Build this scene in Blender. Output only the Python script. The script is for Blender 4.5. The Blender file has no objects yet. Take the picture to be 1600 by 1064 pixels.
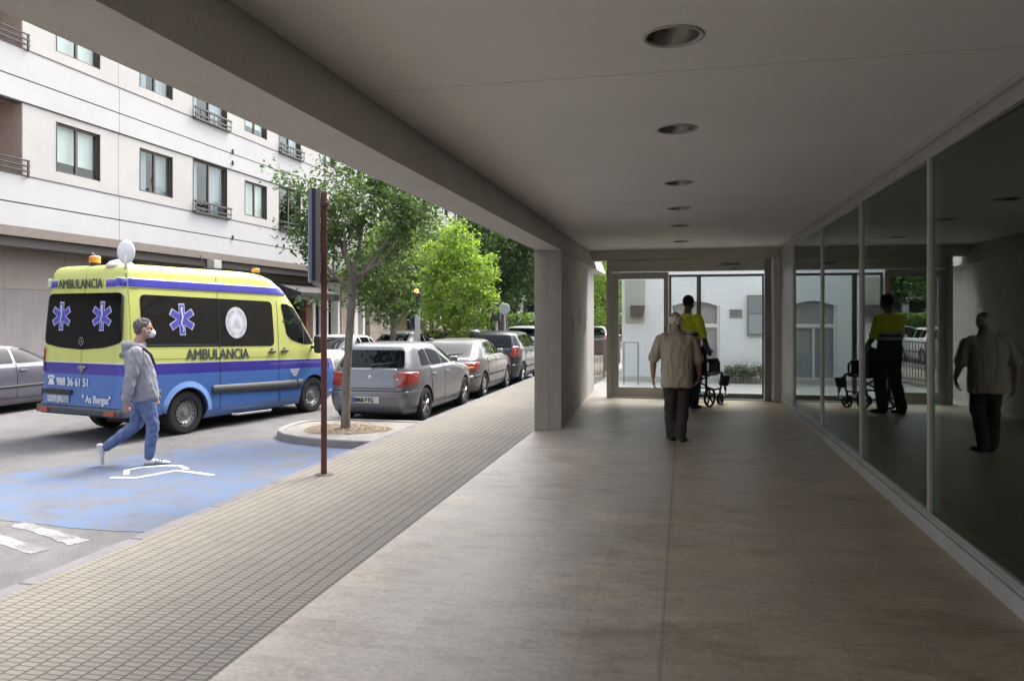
import bpy, bmesh, math, random
import numpy as np
from mathutils import Vector, Matrix, noise
from math import sin, cos, pi, radians as R
random.seed(7); rng = np.random.default_rng(11)
sc = bpy.context.scene
COL = sc.collection
EYE = 1.7; ROAD = -0.13

# ------------------------------------------------------------------ materials
MATS = {}
def mat(name, col, rough=0.6, metal=0.0, var=0.0, vscale=6.0, bump=0.0, bscale=60.0, spec=0.5, col2=None, coat=0.0, stretch=None):
    if name in MATS: return MATS[name]
    m = bpy.data.materials.new(name); m.use_nodes = True
    nt = m.node_tree; N = nt.nodes; L = nt.links
    b = N['Principled BSDF']
    b.inputs['Base Color'].default_value = (*col, 1); b.inputs['Roughness'].default_value = rough
    b.inputs['Metallic'].default_value = metal; b.inputs['Specular IOR Level'].default_value = spec
    b.inputs['Coat Weight'].default_value = coat; b.inputs['Coat Roughness'].default_value = 0.05
    if var > 0 or col2 or bump > 0:
        tc = N.new('ShaderNodeTexCoord'); vec = tc.outputs['Object']
        if stretch:
            mp = N.new('ShaderNodeMapping'); mp.inputs['Scale'].default_value = stretch
            L.new(vec, mp.inputs['Vector']); vec = mp.outputs[0]
    if var > 0 or col2:
        n = N.new('ShaderNodeTexNoise'); n.inputs['Scale'].default_value = vscale; n.inputs['Detail'].default_value = 7
        n.inputs['Roughness'].default_value = 0.65
        L.new(vec, n.inputs['Vector'])
        cr = N.new('ShaderNodeValToRGB')
        c2 = col2 if col2 else tuple(min(1, c*(1+var)) for c in col)
        c1 = col if col2 else tuple(c*(1-var) for c in col)
        cr.color_ramp.elements[0].position = 0.35; cr.color_ramp.elements[1].position = 0.68
        cr.color_ramp.elements[0].color = (*c1, 1); cr.color_ramp.elements[1].color = (*c2, 1)
        L.new(n.outputs['Fac'], cr.inputs[0]); L.new(cr.outputs[0], b.inputs['Base Color'])
    if bump > 0:
        n2 = N.new('ShaderNodeTexNoise'); n2.inputs['Scale'].default_value = bscale; n2.inputs['Detail'].default_value = 5
        L.new(vec, n2.inputs['Vector'])
        bp = N.new('ShaderNodeBump'); bp.inputs['Strength'].default_value = bump; bp.inputs['Distance'].default_value = 0.02
        L.new(n2.outputs['Fac'], bp.inputs['Height']); L.new(bp.outputs[0], b.inputs['Normal'])
    MATS[name] = m; return m

def nodes_mat(name):
    m = bpy.data.materials.new(name); m.use_nodes = True; MATS[name] = m
    return m, m.node_tree.nodes, m.node_tree.links, m.node_tree.nodes['Principled BSDF']

def ramp(N, stops, interp='LINEAR'):
    r = N.new('ShaderNodeValToRGB'); r.color_ramp.interpolation = interp
    e = r.color_ramp.elements
    while len(e) > 1: e.remove(e[-1])
    e[0].position = stops[0][0]; e[0].color = (*stops[0][1], 1)
    for p, c in stops[1:]:
        k = e.new(p); k.color = (*c, 1)
    return r
def g3(v): return (v, v, v)
def noise_n(N, L, vec, scale, detail=6, rough=0.6):
    n = N.new('ShaderNodeTexNoise'); n.inputs['Scale'].default_value = scale; n.inputs['Detail'].default_value = detail
    n.inputs['Roughness'].default_value = rough
    if vec is not None: L.new(vec, n.inputs['Vector'])
    return n
def mix(N, L, a, b, fac, typ='MIX'):
    m = N.new('ShaderNodeMix'); m.data_type = 'RGBA'; m.blend_type = typ
    for k, v in ((0, fac), (6, a), (7, b)):
        if hasattr(v, 'links') or hasattr(v, 'is_linked'): L.new(v, m.inputs[k])
        elif k == 0: m.inputs[0].default_value = v
        else: m.inputs[k].default_value = (*v, 1)
    return m.outputs[2]
def mapping(N, L, vec, scale=(1,1,1), rot=(0,0,0), loc=(0,0,0)):
    mp = N.new('ShaderNodeMapping'); mp.inputs['Scale'].default_value = scale
    mp.inputs['Rotation'].default_value = rot; mp.inputs['Location'].default_value = loc
    L.new(vec, mp.inputs['Vector']); return mp.outputs[0]

# asphalt (with optional paint on top, worn by noise)
def asphalt_mat(name, paint=None, wear=(0.42, 0.6)):
    m, N, L, b = nodes_mat(name)
    tc = N.new('ShaderNodeTexCoord').outputs['Object']
    big = noise_n(N, L, tc, 0.35, 6, 0.6); mid = noise_n(N, L, tc, 3.0, 8, 0.7); fine = noise_n(N, L, tc, 95, 3, 0.7)
    r1 = ramp(N, [(0.3, (0.110, 0.107, 0.111)), (0.7, (0.175, 0.170, 0.169))]); L.new(big.outputs['Fac'], r1.inputs[0])
    r2 = ramp(N, [(0.3, g3(0.72)), (0.7, g3(1.12))]); L.new(mid.outputs['Fac'], r2.inputs[0])
    r3 = ramp(N, [(0.32, g3(0.55)), (0.62, g3(1.25))]); L.new(fine.outputs['Fac'], r3.inputs[0])
    c = mix(N, L, r1.outputs[0], r2.outputs[0], 1.0, 'MULTIPLY'); c = mix(N, L, c, r3.outputs[0], 0.7, 'MULTIPLY')
    if paint:
        w = noise_n(N, L, mapping(N, L, tc, (1.0, 1.8, 1), (0, 0, 0.3)), 2.2, 9, 0.75)
        w2 = noise_n(N, L, tc, 40, 4, 0.7)
        add = N.new('ShaderNodeMath'); add.operation = 'MULTIPLY_ADD'; add.inputs[1].default_value = 0.45
        L.new(w2.outputs['Fac'], add.inputs[0]); L.new(w.outputs['Fac'], add.inputs[2])
        sub = N.new('ShaderNodeMath'); sub.operation = 'SUBTRACT'; sub.inputs[1].default_value = 0.22
        L.new(add.outputs[0], sub.inputs[0])
        rw = ramp(N, [(wear[0], g3(0.95)), (wear[1], g3(0.12))]); L.new(sub.outputs[0], rw.inputs[0])
        c = mix(N, L, c, paint, rw.outputs[0])
    L.new(c, b.inputs['Base Color']); b.inputs['Roughness'].default_value = 0.85
    bp = N.new('ShaderNodeBump'); bp.inputs['Strength'].default_value = 0.5; bp.inputs['Distance'].default_value = 0.01
    L.new(fine.outputs['Fac'], bp.inputs['Height']); L.new(bp.outputs[0], b.inputs['Normal'])
    return m

def paver_mat():
    m, N, L, b = nodes_mat('pavers')
    tc = N.new('ShaderNodeTexCoord').outputs['Object']
    rot = mapping(N, L, tc, (1, 1, 1), (0, 0, pi/2))
    br = N.new('ShaderNodeTexBrick'); L.new(rot, br.inputs['Vector'])
    br.inputs['Scale'].default_value = 1.0; br.inputs['Brick Width'].default_value = 0.044; br.inputs['Row Height'].default_value = 0.099
    br.inputs['Mortar Size'].default_value = 0.0045; br.inputs['Mortar Smooth'].default_value = 0.25; br.inputs['Bias'].default_value = 0.0
    br.inputs['Color1'].default_value = (0.255, 0.237, 0.197, 1); br.inputs['Color2'].default_value = (0.228, 0.21, 0.174, 1)
    br.inputs['Mortar'].default_value = (0.105, 0.090, 0.076, 1)
    # the joint that runs along the street between rows is wider
    big = noise_n(N, L, tc, 0.8, 7, 0.65); fine = noise_n(N, L, tc, 60, 4, 0.7)
    r1 = ramp(N, [(0.3, (0.80, 0.80, 0.82)), (0.7, (1.08, 1.06, 1.03))]); L.new(big.outputs['Fac'], r1.inputs[0])
    r2 = ramp(N, [(0.3, g3(0.8)), (0.7, g3(1.12))]); L.new(fine.outputs['Fac'], r2.inputs[0])
    c = mix(N, L, br.outputs['Color'], r1.outputs[0], 1.0, 'MULTIPLY'); c = mix(N, L, c, r2.outputs[0], 0.8, 'MULTIPLY')
    sep = N.new('ShaderNodeSeparateXYZ'); L.new(tc, sep.inputs[0])
    ma = N.new('ShaderNodeMath'); ma.operation = 'DIVIDE'; ma.inputs[1].default_value = 0.099; L.new(sep.outputs[0], ma.inputs[0])
    fr = N.new('ShaderNodeMath'); fr.operation = 'FRACT'; L.new(ma.outputs[0], fr.inputs[0])
    rl = ramp(N, [(0.0, g3(1)), (0.05, g3(1)), (0.085, g3(0)), (0.915, g3(0)), (0.95, g3(1))]); L.new(fr.outputs[0], rl.inputs[0])
    c = mix(N, L, c, (0.088, 0.074, 0.062), rl.outputs[0])
    L.new(c, b.inputs['Base Color']); b.inputs['Roughness'].default_value = 0.8
    bp = N.new('ShaderNodeBump'); bp.inputs['Strength'].default_value = 0.6; bp.inputs['Distance'].default_value = 0.006; bp.invert = True
    L.new(br.outputs['Fac'], bp.inputs['Height']); L.new(bp.outputs[0], b.inputs['Normal'])
    return m

def slab_mat():
    m, N, L, b = nodes_mat('floor_slabs')
    tc = N.new('ShaderNodeTexCoord').outputs['Object']
    rot = mapping(N, L, tc, (1, 1, 1), (0, 0, pi/2), (0, 0.08, 0))
    br = N.new('ShaderNodeTexBrick'); L.new(rot, br.inputs['Vector'])
    br.inputs['Scale'].default_value = 1.0; br.inputs['Brick Width'].default_value = 1.3; br.inputs['Row Height'].default_value = 0.445
    br.inputs['Mortar Size'].default_value = 0.0035; br.inputs['Mortar Smooth'].default_value = 0.3
    br.inputs['Color1'].default_value = (0.45, 0.405, 0.345, 1); br.inputs['Color2'].default_value = (0.415, 0.37, 0.312, 1)
    br.inputs['Mortar'].default_value = (0.36, 0.322, 0.275, 1)
    big = noise_n(N, L, mapping(N, L, tc, (0.7, 1.1, 1)), 1.3, 10, 0.72)
    vein = noise_n(N, L, mapping(N, L, tc, (1.6, 4.2, 1), (0, 0, 0.05)), 2.6, 9, 0.72); vein.inputs['Distortion'].default_value = 0.15
    fine = noise_n(N, L, tc, 28, 6, 0.75)
    r1 = ramp(N, [(0.36, (0.80, 0.76, 0.71)), (0.46, (0.94, 0.925, 0.90)), (0.54, (1.0, 0.99, 0.96)), (0.66, (1.2, 1.17, 1.08))]); L.new(big.outputs['Fac'], r1.inputs[0])
    r2 = ramp(N, [(0.34, (0.80, 0.765, 0.73)), (0.48, g3(0.98)), (0.66, (1.12, 1.105, 1.07))]); L.new(vein.outputs['Fac'], r2.inputs[0])
    r3 = ramp(N, [(0.38, g3(0.80)), (0.62, g3(1.14))]); L.new(fine.outputs['Fac'], r3.inputs[0])
    c = mix(N, L, br.outputs['Color'], r1.outputs[0], 1.0, 'MULTIPLY'); c = mix(N, L, c, r2.outputs[0], 0.85, 'MULTIPLY'); c = mix(N, L, c, r3.outputs[0], 0.8, 'MULTIPLY')
    # trodden brown side along the glass, greyer towards the open side
    sep = N.new('ShaderNodeSeparateXYZ'); L.new(tc, sep.inputs[0])
    st = N.new('ShaderNodeMath'); st.operation = 'MULTIPLY_ADD'; st.inputs[1].default_value = 0.25; st.inputs[2].default_value = 0.5; L.new(sep.outputs[0], st.inputs[0])
    rs = ramp(N, [(0.0, (1.0, 1.0, 1.03)), (0.46, (1.0, 0.985, 0.96)), (0.48, (0.99, 0.94, 0.86)), (1.0, (1.04, 0.95, 0.84))]); L.new(st.outputs[0], rs.inputs[0])
    c = mix(N, L, c, rs.outputs[0], 1.0, 'MULTIPLY')
    sn = noise_n(N, L, mapping(N, L, tc, (0.8, 1.6, 1), (0, 0, 0.15), (3, 1, 0)), 1.7, 7, 0.62); rn = ramp(N, [(0.50, g3(1)), (0.60, (0.86, 0.83, 0.79)), (0.70, (0.62, 0.57, 0.52))]); L.new(sn.outputs['Fac'], rn.inputs[0])
    c = mix(N, L, c, rn.outputs[0], 0.8, 'MULTIPLY')
    sp = noise_n(N, L, tc, 9, 4, 0.55); rp = ramp(N, [(0.68, g3(1)), (0.74, (0.55, 0.5, 0.46))]); L.new(sp.outputs['Fac'], rp.inputs[0]); c = mix(N, L, c, rp.outputs[0], 0.7, 'MULTIPLY')
    jt = ramp(N, [(0.0, g3(1)), (0.4722, g3(1)), (0.4732, g3(0.25)), (0.4756, g3(0.25)), (0.4766, g3(1)), (1.0, g3(1))]); L.new(st.outputs[0], jt.inputs[0]); c = mix(N, L, c, jt.outputs[0], 1.0, 'MULTIPLY')
    L.new(c, b.inputs['Base Color'])
    rr = ramp(N, [(0.35, g3(0.36)), (0.65, g3(0.50))]); L.new(big.outputs['Fac'], rr.inputs[0]); L.new(rr.outputs[0], b.inputs['Roughness'])
    bp = N.new('ShaderNodeBump'); bp.inputs['Strength'].default_value = 0.18; bp.inputs['Distance'].default_value = 0.003
    L.new(fine.outputs['Fac'], bp.inputs['Height']); L.new(bp.outputs[0], b.inputs['Normal'])
    return m

def glass_mat(name, ior=1.6, tint=(0.35, 0.40, 0.38), gloss=(0.9, 0.95, 0.95)):
    m, N, L, b = nodes_mat(name); N.remove(b); out = N['Material Output']
    geo = N.new('ShaderNodeNewGeometry'); dt = N.new('ShaderNodeVectorMath'); dt.operation = 'DOT_PRODUCT'
    L.new(geo.outputs['Normal'], dt.inputs[0]); L.new(geo.outputs['Incoming'], dt.inputs[1])
    ab = N.new('ShaderNodeMath'); ab.operation = 'ABSOLUTE'; L.new(dt.outputs['Value'], ab.inputs[0])
    om = N.new('ShaderNodeMath'); om.operation = 'SUBTRACT'; om.inputs[0].default_value = 1; L.new(ab.outputs[0], om.inputs[1])
    pw = N.new('ShaderNodeMath'); pw.operation = 'POWER'; pw.inputs[1].default_value = 5; L.new(om.outputs[0], pw.inputs[0])
    f0 = ((ior-1)/(ior+1))**2; fr = N.new('ShaderNodeMath'); fr.operation = 'MULTIPLY_ADD'; fr.inputs[1].default_value = 0.85-f0; fr.inputs[2].default_value = f0; L.new(pw.outputs[0], fr.inputs[0])
    gl = N.new('ShaderNodeBsdfGlossy'); gl.inputs['Roughness'].default_value = 0.0; gl.inputs['Color'].default_value = (*gloss, 1)
    tr = N.new('ShaderNodeBsdfTransparent'); tr.inputs['Color'].default_value = (*tint, 1)
    mx = N.new('ShaderNodeMixShader'); L.new(fr.outputs[0], mx.inputs[0]); L.new(tr.outputs[0], mx.inputs[1]); L.new(gl.outputs[0], mx.inputs[2])
    L.new(mx.outputs[0], out.inputs[0]); return m

def leaf_mat(name, dark, light, trans=0.35):
    m, N, L, b = nodes_mat(name); out = N['Material Output']
    geo = N.new('ShaderNodeNewGeometry')
    r = ramp(N, [(0.0, dark), (0.55, tuple((a+c)/2 for a, c in zip(dark, light))), (1.0, light)]); L.new(geo.outputs['Random Per Island'], r.inputs[0])
    L.new(r.outputs[0], b.inputs['Base Color']); b.inputs['Roughness'].default_value = 0.5; b.inputs['Specular IOR Level'].default_value = 0.35
    t = N.new('ShaderNodeBsdfTranslucent'); br = mix(N, L, r.outputs[0], (1.3, 1.5, 0.5), 1.0, 'MULTIPLY'); L.new(br, t.inputs['Color'])
    mx = N.new('ShaderNodeMixShader'); mx.inputs[0].default_value = trans
    L.new(b.outputs[0], mx.inputs[1]); L.new(t.outputs[0], mx.inputs[2]); L.new(mx.outputs[0], out.inputs[0]); return m

def concrete_mat(name, c1, c2, streak=True, scale=1.2, grain=1.0):
    m, N, L, b = nodes_mat(name)
    tc = N.new('ShaderNodeTexCoord').outputs['Object']
    a = noise_n(N, L, tc, scale, 8, 0.65)
    r = ramp(N, [(0.3, c1), (0.7, c2)]); L.new(a.outputs['Fac'], r.inputs[0]); c = r.outputs[0]
    f = noise_n(N, L, tc, 45, 5, 0.7); r2 = ramp(N, [(0.3, g3(0.88)), (0.7, g3(1.08))]); L.new(f.outputs['Fac'], r2.inputs[0])
    c = mix(N, L, c, r2.outputs[0], grain, 'MULTIPLY')
    if streak:
        s = noise_n(N, L, mapping(N, L, tc, (9, 9, 0.5)), 1.0, 6, 0.6); r3 = ramp(N, [(0.3, g3(0.80)), (0.55, g3(1.03))]); L.new(s.outputs['Fac'], r3.inputs[0])
        c = mix(N, L, c, r3.outputs[0], 0.8, 'MULTIPLY')
    L.new(c, b.inputs['Base Color']); b.inputs['Roughness'].default_value = 0.82
    bp = N.new('ShaderNodeBump'); bp.inputs['Strength'].default_value = 0.15*grain; bp.inputs['Distance'].default_value = 0.01
    L.new(f.outputs['Fac'], bp.inputs['Height']); L.new(bp.outputs[0], b.inputs['Normal']); return m

def brick_wall_mat(name, c1, c2, mo, w, h, ms=0.008):
    m, N, L, b = nodes_mat(name)
    tc = N.new('ShaderNodeTexCoord').outputs['Object']
    sep = N.new('ShaderNodeSeparateXYZ'); L.new(tc, sep.inputs[0]); cb = N.new('ShaderNodeCombineXYZ')
    ad = N.new('ShaderNodeMath'); ad.operation = 'ADD'; L.new(sep.outputs[0], ad.inputs[0]); L.new(sep.outputs[1], ad.inputs[1])
    L.new(ad.outputs[0], cb.inputs[0]); L.new(sep.outputs[2], cb.inputs[1])
    br = N.new('ShaderNodeTexBrick'); L.new(cb.outputs[0], br.inputs['Vector']); br.inputs['Scale'].default_value = 1
    br.inputs['Brick Width'].default_value = w; br.inputs['Row Height'].default_value = h; br.inputs['Mortar Size'].default_value = ms
    br.inputs['Color1'].default_value = (*c1, 1); br.inputs['Color2'].default_value = (*c2, 1); br.inputs['Mortar'].default_value = (*mo, 1)
    L.new(br.outputs['Color'], b.inputs['Base Color']); b.inputs['Roughness'].default_value = 0.85; return m

# ------------------------------------------------------------------ mesh helper
class MB:
    def __init__(s): s.v = []; s.f = []; s.m = []; s.mi = 0; s.sm = []; s.smooth = False
    def add(s, vs, fs):
        o = len(s.v); s.v += [tuple(p) for p in vs]
        for f in fs: s.f.append(tuple(i+o for i in f)); s.m.append(s.mi); s.sm.append(s.smooth)
        return s
    def box(s, x0, x1, y0, y1, z0, z1):
        return s.add([(x0,y0,z0),(x1,y0,z0),(x1,y1,z0),(x0,y1,z0),(x0,y0,z1),(x1,y0,z1),(x1,y1,z1),(x0,y1,z1)],
                     [(0,3,2,1),(4,5,6,7),(0,1,5,4),(1,2,6,5),(2,3,7,6),(3,0,4,7)])
    def rbox(s, c, size, rz=0, rx=0, ry=0, bev=0.0):
        M = Matrix.Translation(c) @ Matrix.Rotation(rz,4,'Z') @ Matrix.Rotation(ry,4,'Y') @ Matrix.Rotation(rx,4,'X')
        if bev > 0:
            bm = bmesh.new(); bmesh.ops.create_cube(bm, size=1)
            bmesh.ops.scale(bm, vec=size, verts=bm.verts)
            bmesh.ops.bevel(bm, geom=bm.edges[:], offset=bev, segments=2, affect='EDGES', profile=0.5)
            bm.verts.index_update(); vs = [M @ v.co for v in bm.verts]; fs = [[v.index for v in f.verts] for f in bm.faces]; bm.free()
            return s.add(vs, fs)
        h = [a/2 for a in size]
        vs = [M @ Vector((sx*h[0], sy*h[1], sz*h[2])) for sz in (-1,1) for sx, sy in ((-1,-1),(1,-1),(1,1),(-1,1))]
        return s.add(vs, [(0,3,2,1),(4,5,6,7),(0,1,5,4),(1,2,6,5),(2,3,7,6),(3,0,4,7)])
    def prism(s, poly, y0, y1, axis='y'):
        n = len(poly); vs = []
        for d in (y0, y1):
            for a, b in poly:
                vs.append({'y': (a, d, b), 'x': (d, a, b), 'z': (a, b, d)}[axis])
        fs = [tuple(range(n)), tuple(range(2*n-1, n-1, -1))] + [(i, n+i, n+(i+1) % n, (i+1) % n) for i in range(n)]
        return s.add(vs, fs)
    def loft(s, rings, caps=True, closed=True):
        n = len(rings[0]); vs = [p for r in rings for p in r]; fs = []
        for k in range(len(rings)-1):
            for i in range(n if closed else n-1):
                j = (i+1) % n; fs.append((k*n+i, k*n+j, (k+1)*n+j, (k+1)*n+i))
        if caps: fs.append(tuple(range(n-1, -1, -1))); fs.append(tuple((len(rings)-1)*n+i for i in range(n)))
        return s.add(vs, fs)
    def tube(s, pts, r, n=8, caps=True):
        pts = [Vector(p) for p in pts]; rs = r if isinstance(r, (list, tuple)) else [r]*len(pts); rings = []
        t0 = (pts[1]-pts[0]).normalized(); up = Vector((0,0,1)) if abs(t0.z) < 0.9 else Vector((1,0,0))
        nrm = (up - t0*up.dot(t0)).normalized()
        for i, p in enumerate(pts):
            t = (pts[min(i+1,len(pts)-1)]-pts[max(i-1,0)]).normalized()
            nrm = (nrm - t*nrm.dot(t)).normalized(); bn = t.cross(nrm)
            rings.append([p + (nrm*cos(a)+bn*sin(a))*rs[i] for a in [2*pi*k/n for k in range(n)]])
        return s.loft(rings, caps)
    def lathe(s, prof, c=(0,0,0), axis='z', n=24, caps=False):
        rings = []
        for r, h in prof:
            ring = []
            for k in range(n):
                a = 2*pi*k/n
                p = {'z': (r*cos(a), r*sin(a), h), 'x': (h, r*cos(a), r*sin(a)), 'y': (r*sin(a), h, r*cos(a))}[axis]
                ring.append((p[0]+c[0], p[1]+c[1], p[2]+c[2]))
            rings.append(ring)
        return s.loft(rings, caps)
    def ball(s, c, r, seg=12, rg=8, scale=(1,1,1), rot=None):
        rings = []; M = rot if rot else Matrix.Identity(3)
        for i in range(1, rg):
            a = pi*i/rg
            rings.append([Vector(c) + M @ Vector((r*sin(a)*cos(2*pi*k/seg)*scale[0], r*sin(a)*sin(2*pi*k/seg)*scale[1], -r*cos(a)*scale[2])) for k in range(seg)])
        return s.loft(rings, True)
    def cap(s, a, b, ra, rb, seg=12):
        a = Vector(a); b = Vector(b); s.ball(a, ra, seg, 8); s.ball(b, rb, seg, 8)
        if (b-a).length > 1e-4: s.tube([a, b], [ra, rb], seg)
        return s
    def xf(s, M):
        s.v = [tuple(M @ Vector(p)) for p in s.v]; return s
    def mesh(s, name, mats, recalc=True):
        me = bpy.data.meshes.new(name); me.from_pydata(s.v, [], s.f)
        for m in (mats if isinstance(mats, (list, tuple)) else [mats]): me.materials.append(m)
        me.polygons.foreach_set('material_index', s.m); me.polygons.foreach_set('use_smooth', s.sm)
        if recalc:
            bm = bmesh.new(); bm.from_mesh(me); bmesh.ops.recalc_face_normals(bm, faces=bm.faces); bm.to_mesh(me); bm.free()
        me.update(); return me
    def build(s, name, mats, parent=None, world=True, smooth=None, **kw):
        me = s.mesh(name, mats)
        if smooth is not None:
            me.polygons.foreach_set('use_smooth', [True]*len(me.polygons))
            me.set_sharp_from_angle(angle=R(smooth))
        return link(name, me, parent, world, **kw)

def link(name, me, parent=None, world=True, **kw):
    o = bpy.data.objects.new(name, me); COL.objects.link(o)
    if parent is not None:
        o.parent = parent
        if world:
            r = parent; M = Matrix.Identity(4)
            while r is not None: M = (Matrix.Translation(r.location) @ r.rotation_euler.to_matrix().to_4x4() if r.type == 'EMPTY' else Matrix.Identity(4)) @ M; r = r.parent
            if parent.type == 'EMPTY': o.matrix_parent_inverse = M.inverted()
    for k, v in kw.items(): o[k] = v
    return o
def tag(o, label=None, cat=None, group=None, kind=None):
    if label: o['label'] = label
    if cat: o['category'] = cat
    if group: o['group'] = group
    if kind: o['kind'] = kind
    return o
def thing(name, loc, label, cat, rz=0, group=None):
    o = bpy.data.objects.new(name, None); COL.objects.link(o); o.location = loc; o.rotation_euler = (0,0,rz); o.empty_display_size = 0.2
    return tag(o, label, cat, group)
def copy_tree(o, parent=None):
    c = o.copy(); COL.objects.link(c)
    if parent is not None: c.parent = parent
    for ch in list(o.children): copy_tree(ch, c)
    return c
def applied(o):
    dg = bpy.context.evaluated_depsgraph_get(); dg.update()
    me = bpy.data.meshes.new_from_object(o.evaluated_get(dg)); o.modifiers.clear(); old = o.data; o.data = me
    return me
def text_mesh(txt, size, mp, name, m, parent, align='LEFT', bold=0.0, xs=1.0, world=False, shear=0.0):
    cu = bpy.data.curves.new('t', 'FONT'); cu.body = txt; cu.size = size; cu.align_x = align; cu.resolution_u = 3; cu.shear = shear
    o = bpy.data.objects.new('t', cu); COL.objects.link(o)
    dg = bpy.context.evaluated_depsgraph_get(); me = bpy.data.meshes.new_from_object(o.evaluated_get(dg))
    bpy.data.objects.remove(o); bpy.data.curves.remove(cu)
    P = [(v.co.x*xs, v.co.y) for v in me.vertices]; F = [tuple(p.vertices) for p in me.polygons]; bpy.data.meshes.remove(me)
    mb = MB(); shifts = ((0, 0), (1, 0), (-1, 0), (0, 1), (0, -1)) if bold else ((0, 0),)
    for k, (dx, dy) in enumerate(shifts):
        vs = []
        for x, y in P:
            x += dx*bold; y += dy*bold*0.6; p = Vector(mp(x, y)); n = (Vector(mp(x+1e-3, y))-p).cross(Vector(mp(x, y+1e-3))-p).normalized(); vs.append(p+n*0.0007*k)
        mb.add(vs, F)
    return link(name, mb.mesh(name, m, recalc=False), parent, world)

# ------------------------------------------------------------------ camera, sun, sky
th = math.atan(268/1180)
cam = bpy.data.cameras.new('camera'); co = bpy.data.objects.new('camera', cam); COL.objects.link(co)
co.location = (0, 0, EYE); co.rotation_euler = (pi/2, 0, th); cam.sensor_width = 36; cam.lens = 36*1180/1600
cam.shift_y = -38/1600; cam.clip_end = 2000; cam.clip_start = 0.05; sc.camera = co
SUN_EL, SUN_AZ = R(58), R(22)          # azimuth from +Y towards +X
sd = Vector((sin(SUN_AZ)*cos(SUN_EL), cos(SUN_AZ)*cos(SUN_EL), sin(SUN_EL)))
sl = bpy.data.lights.new('sun', 'SUN'); sl.energy = 0.5; sl.angle = R(14); sl.color = (1, 0.955, 0.89)
so = bpy.data.objects.new('sun', sl); COL.objects.link(so); so.rotation_euler = (-sd).to_track_quat('-Z', 'Y').to_euler(); so.location = (0, 0, 30)
w = bpy.data.worlds.new('World'); sc.world = w; w.use_nodes = True; wn = w.node_tree.nodes; wl = w.node_tree.links
sky = wn.new('ShaderNodeTexSky'); sky.sky_type = 'NISHITA'; sky.sun_disc = False; sky.sun_elevation = SUN_EL; sky.sun_rotation = SUN_AZ
sky.air_density = 1.0; sky.dust_density = 6.0; sky.ozone_density = 0.6; sky.altitude = 150
hs = wn.new('ShaderNodeHueSaturation'); hs.inputs['Saturation'].default_value = 0.42
wl.new(sky.outputs[0], hs.inputs['Color']); wl.new(hs.outputs[0], wn['Background'].inputs[0]); wn['Background'].inputs[1].default_value = 0.15
sc.view_settings.view_transform = 'Standard'; sc.view_settings.look = 'None'; sc.view_settings.exposure = 2.15; sc.view_settings.gamma = 1
sc.cycles.use_denoising = True; sc.cycles.max_bounces = 8; sc.cycles.diffuse_bounces = 5; sc.cycles.glossy_bounces = 5
sc.cycles.transparent_max_bounces = 12; sc.cycles.transmission_bounces = 4; sc.cycles.caustics_reflective = False; sc.cycles.caustics_refractive = False
sc.cycles.sample_clamp_indirect = 6.0
sc.cycles.use_adaptive_sampling = True; sc.cycles.adaptive_threshold = 0.015
# ================================================================== THE SETTING
def struct(name, mb, m, **kw):
    o = mb.build(name, m, **kw); o['kind'] = 'structure'; return o
def sheet(x0, x1, y0, y1, z, th=0.02): return MB().box(x0, x1, y0, y1, z-th, z)

M_asph = asphalt_mat('asphalt'); M_pav = paver_mat(); M_slab = slab_mat()
M_ground = mat('far_ground', (0.16, 0.155, 0.145), 0.9, var=0.25, vscale=0.4)
struct('ground', MB().box(-400, 400, -120, 700, -0.6, -0.17), M_ground)
struct('road', sheet(-14.6, -4.15, -15, 130, ROAD, 0.03), M_asph)
KX = -4.15
M_kerb = concrete_mat('kerb_granite', (0.13, 0.125, 0.135), (0.20, 0.19, 0.195), False, 4)
kb = MB()
for i in range(110):
    y = -12 + i; kb.rbox((KX+0.065, y+0.5, -0.075), (0.13, 0.994, 0.15), bev=0.012)
struct('kerb', kb, M_kerb)
struct('pavement', sheet(KX+0.13, -2.16, -12, 98, 0.0, 0.12), M_pav)
struct('arcade_floor', sheet(-2.16, 1.98, -12, 16.3, 0.0, 0.12), M_slab)
M_yard = concrete_mat('sunlit_yard_paving', (0.40, 0.39, 0.37), (0.50, 0.48, 0.45), False, 2)  # pale tone: sunlight on the floor beyond the doors put into the colour
struct('yard', sheet(-2.16, 14, 16.3, 19.6, -0.004, 0.1), M_yard)
struct('far_pavement', MB().box(-16.6, -14.6, -15, 130, -0.16, 0.0), concrete_mat('far_pave', (0.26, 0.25, 0.235), (0.34, 0.32, 0.30), False, 1))
struct('far_path', sheet(-2.16, 14, 19.6, 98, -0.02, 0.1), concrete_mat('path_conc', (0.28, 0.27, 0.25), (0.36, 0.35, 0.33), False, 1))

# blue parking bay, white lines, symbol
M_blue = asphalt_mat('blue_bay_paint', (0.092, 0.138, 0.235), (0.45, 0.60)); M_wh = asphalt_mat('white_line_paint', (0.40, 0.40, 0.42), (0.34, 0.56))
def edge_noise(poly, amp=0.05, step=0.12):
    out = []
    for i in range(len(poly)):
        a = Vector(poly[i]); b = Vector(poly[(i+1) % len(poly)]); n = max(1, int((b-a).length/step)); d = (b-a).normalized(); nn = Vector((-d.y, d.x))
        for k in range(n):
            p = a.lerp(b, k/n); out.append(tuple(p + nn*noise.noise(Vector((p.x*3, p.y*3, 0)))*amp))
    return out
bay = edge_noise([(-8.3, 5.75), (-4.72, 5.5), (-4.19, 5.6), (-4.19, 9.62), (-4.9, 9.72), (-5.45, 9.95), (-5.9, 10.1), (-6.35, 9.85), (-8.3, 5.95)], 0.03)
struct('parking_bay', MB().prism(bay, ROAD+0.001, ROAD+0.004, 'z'), M_blue)
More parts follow.
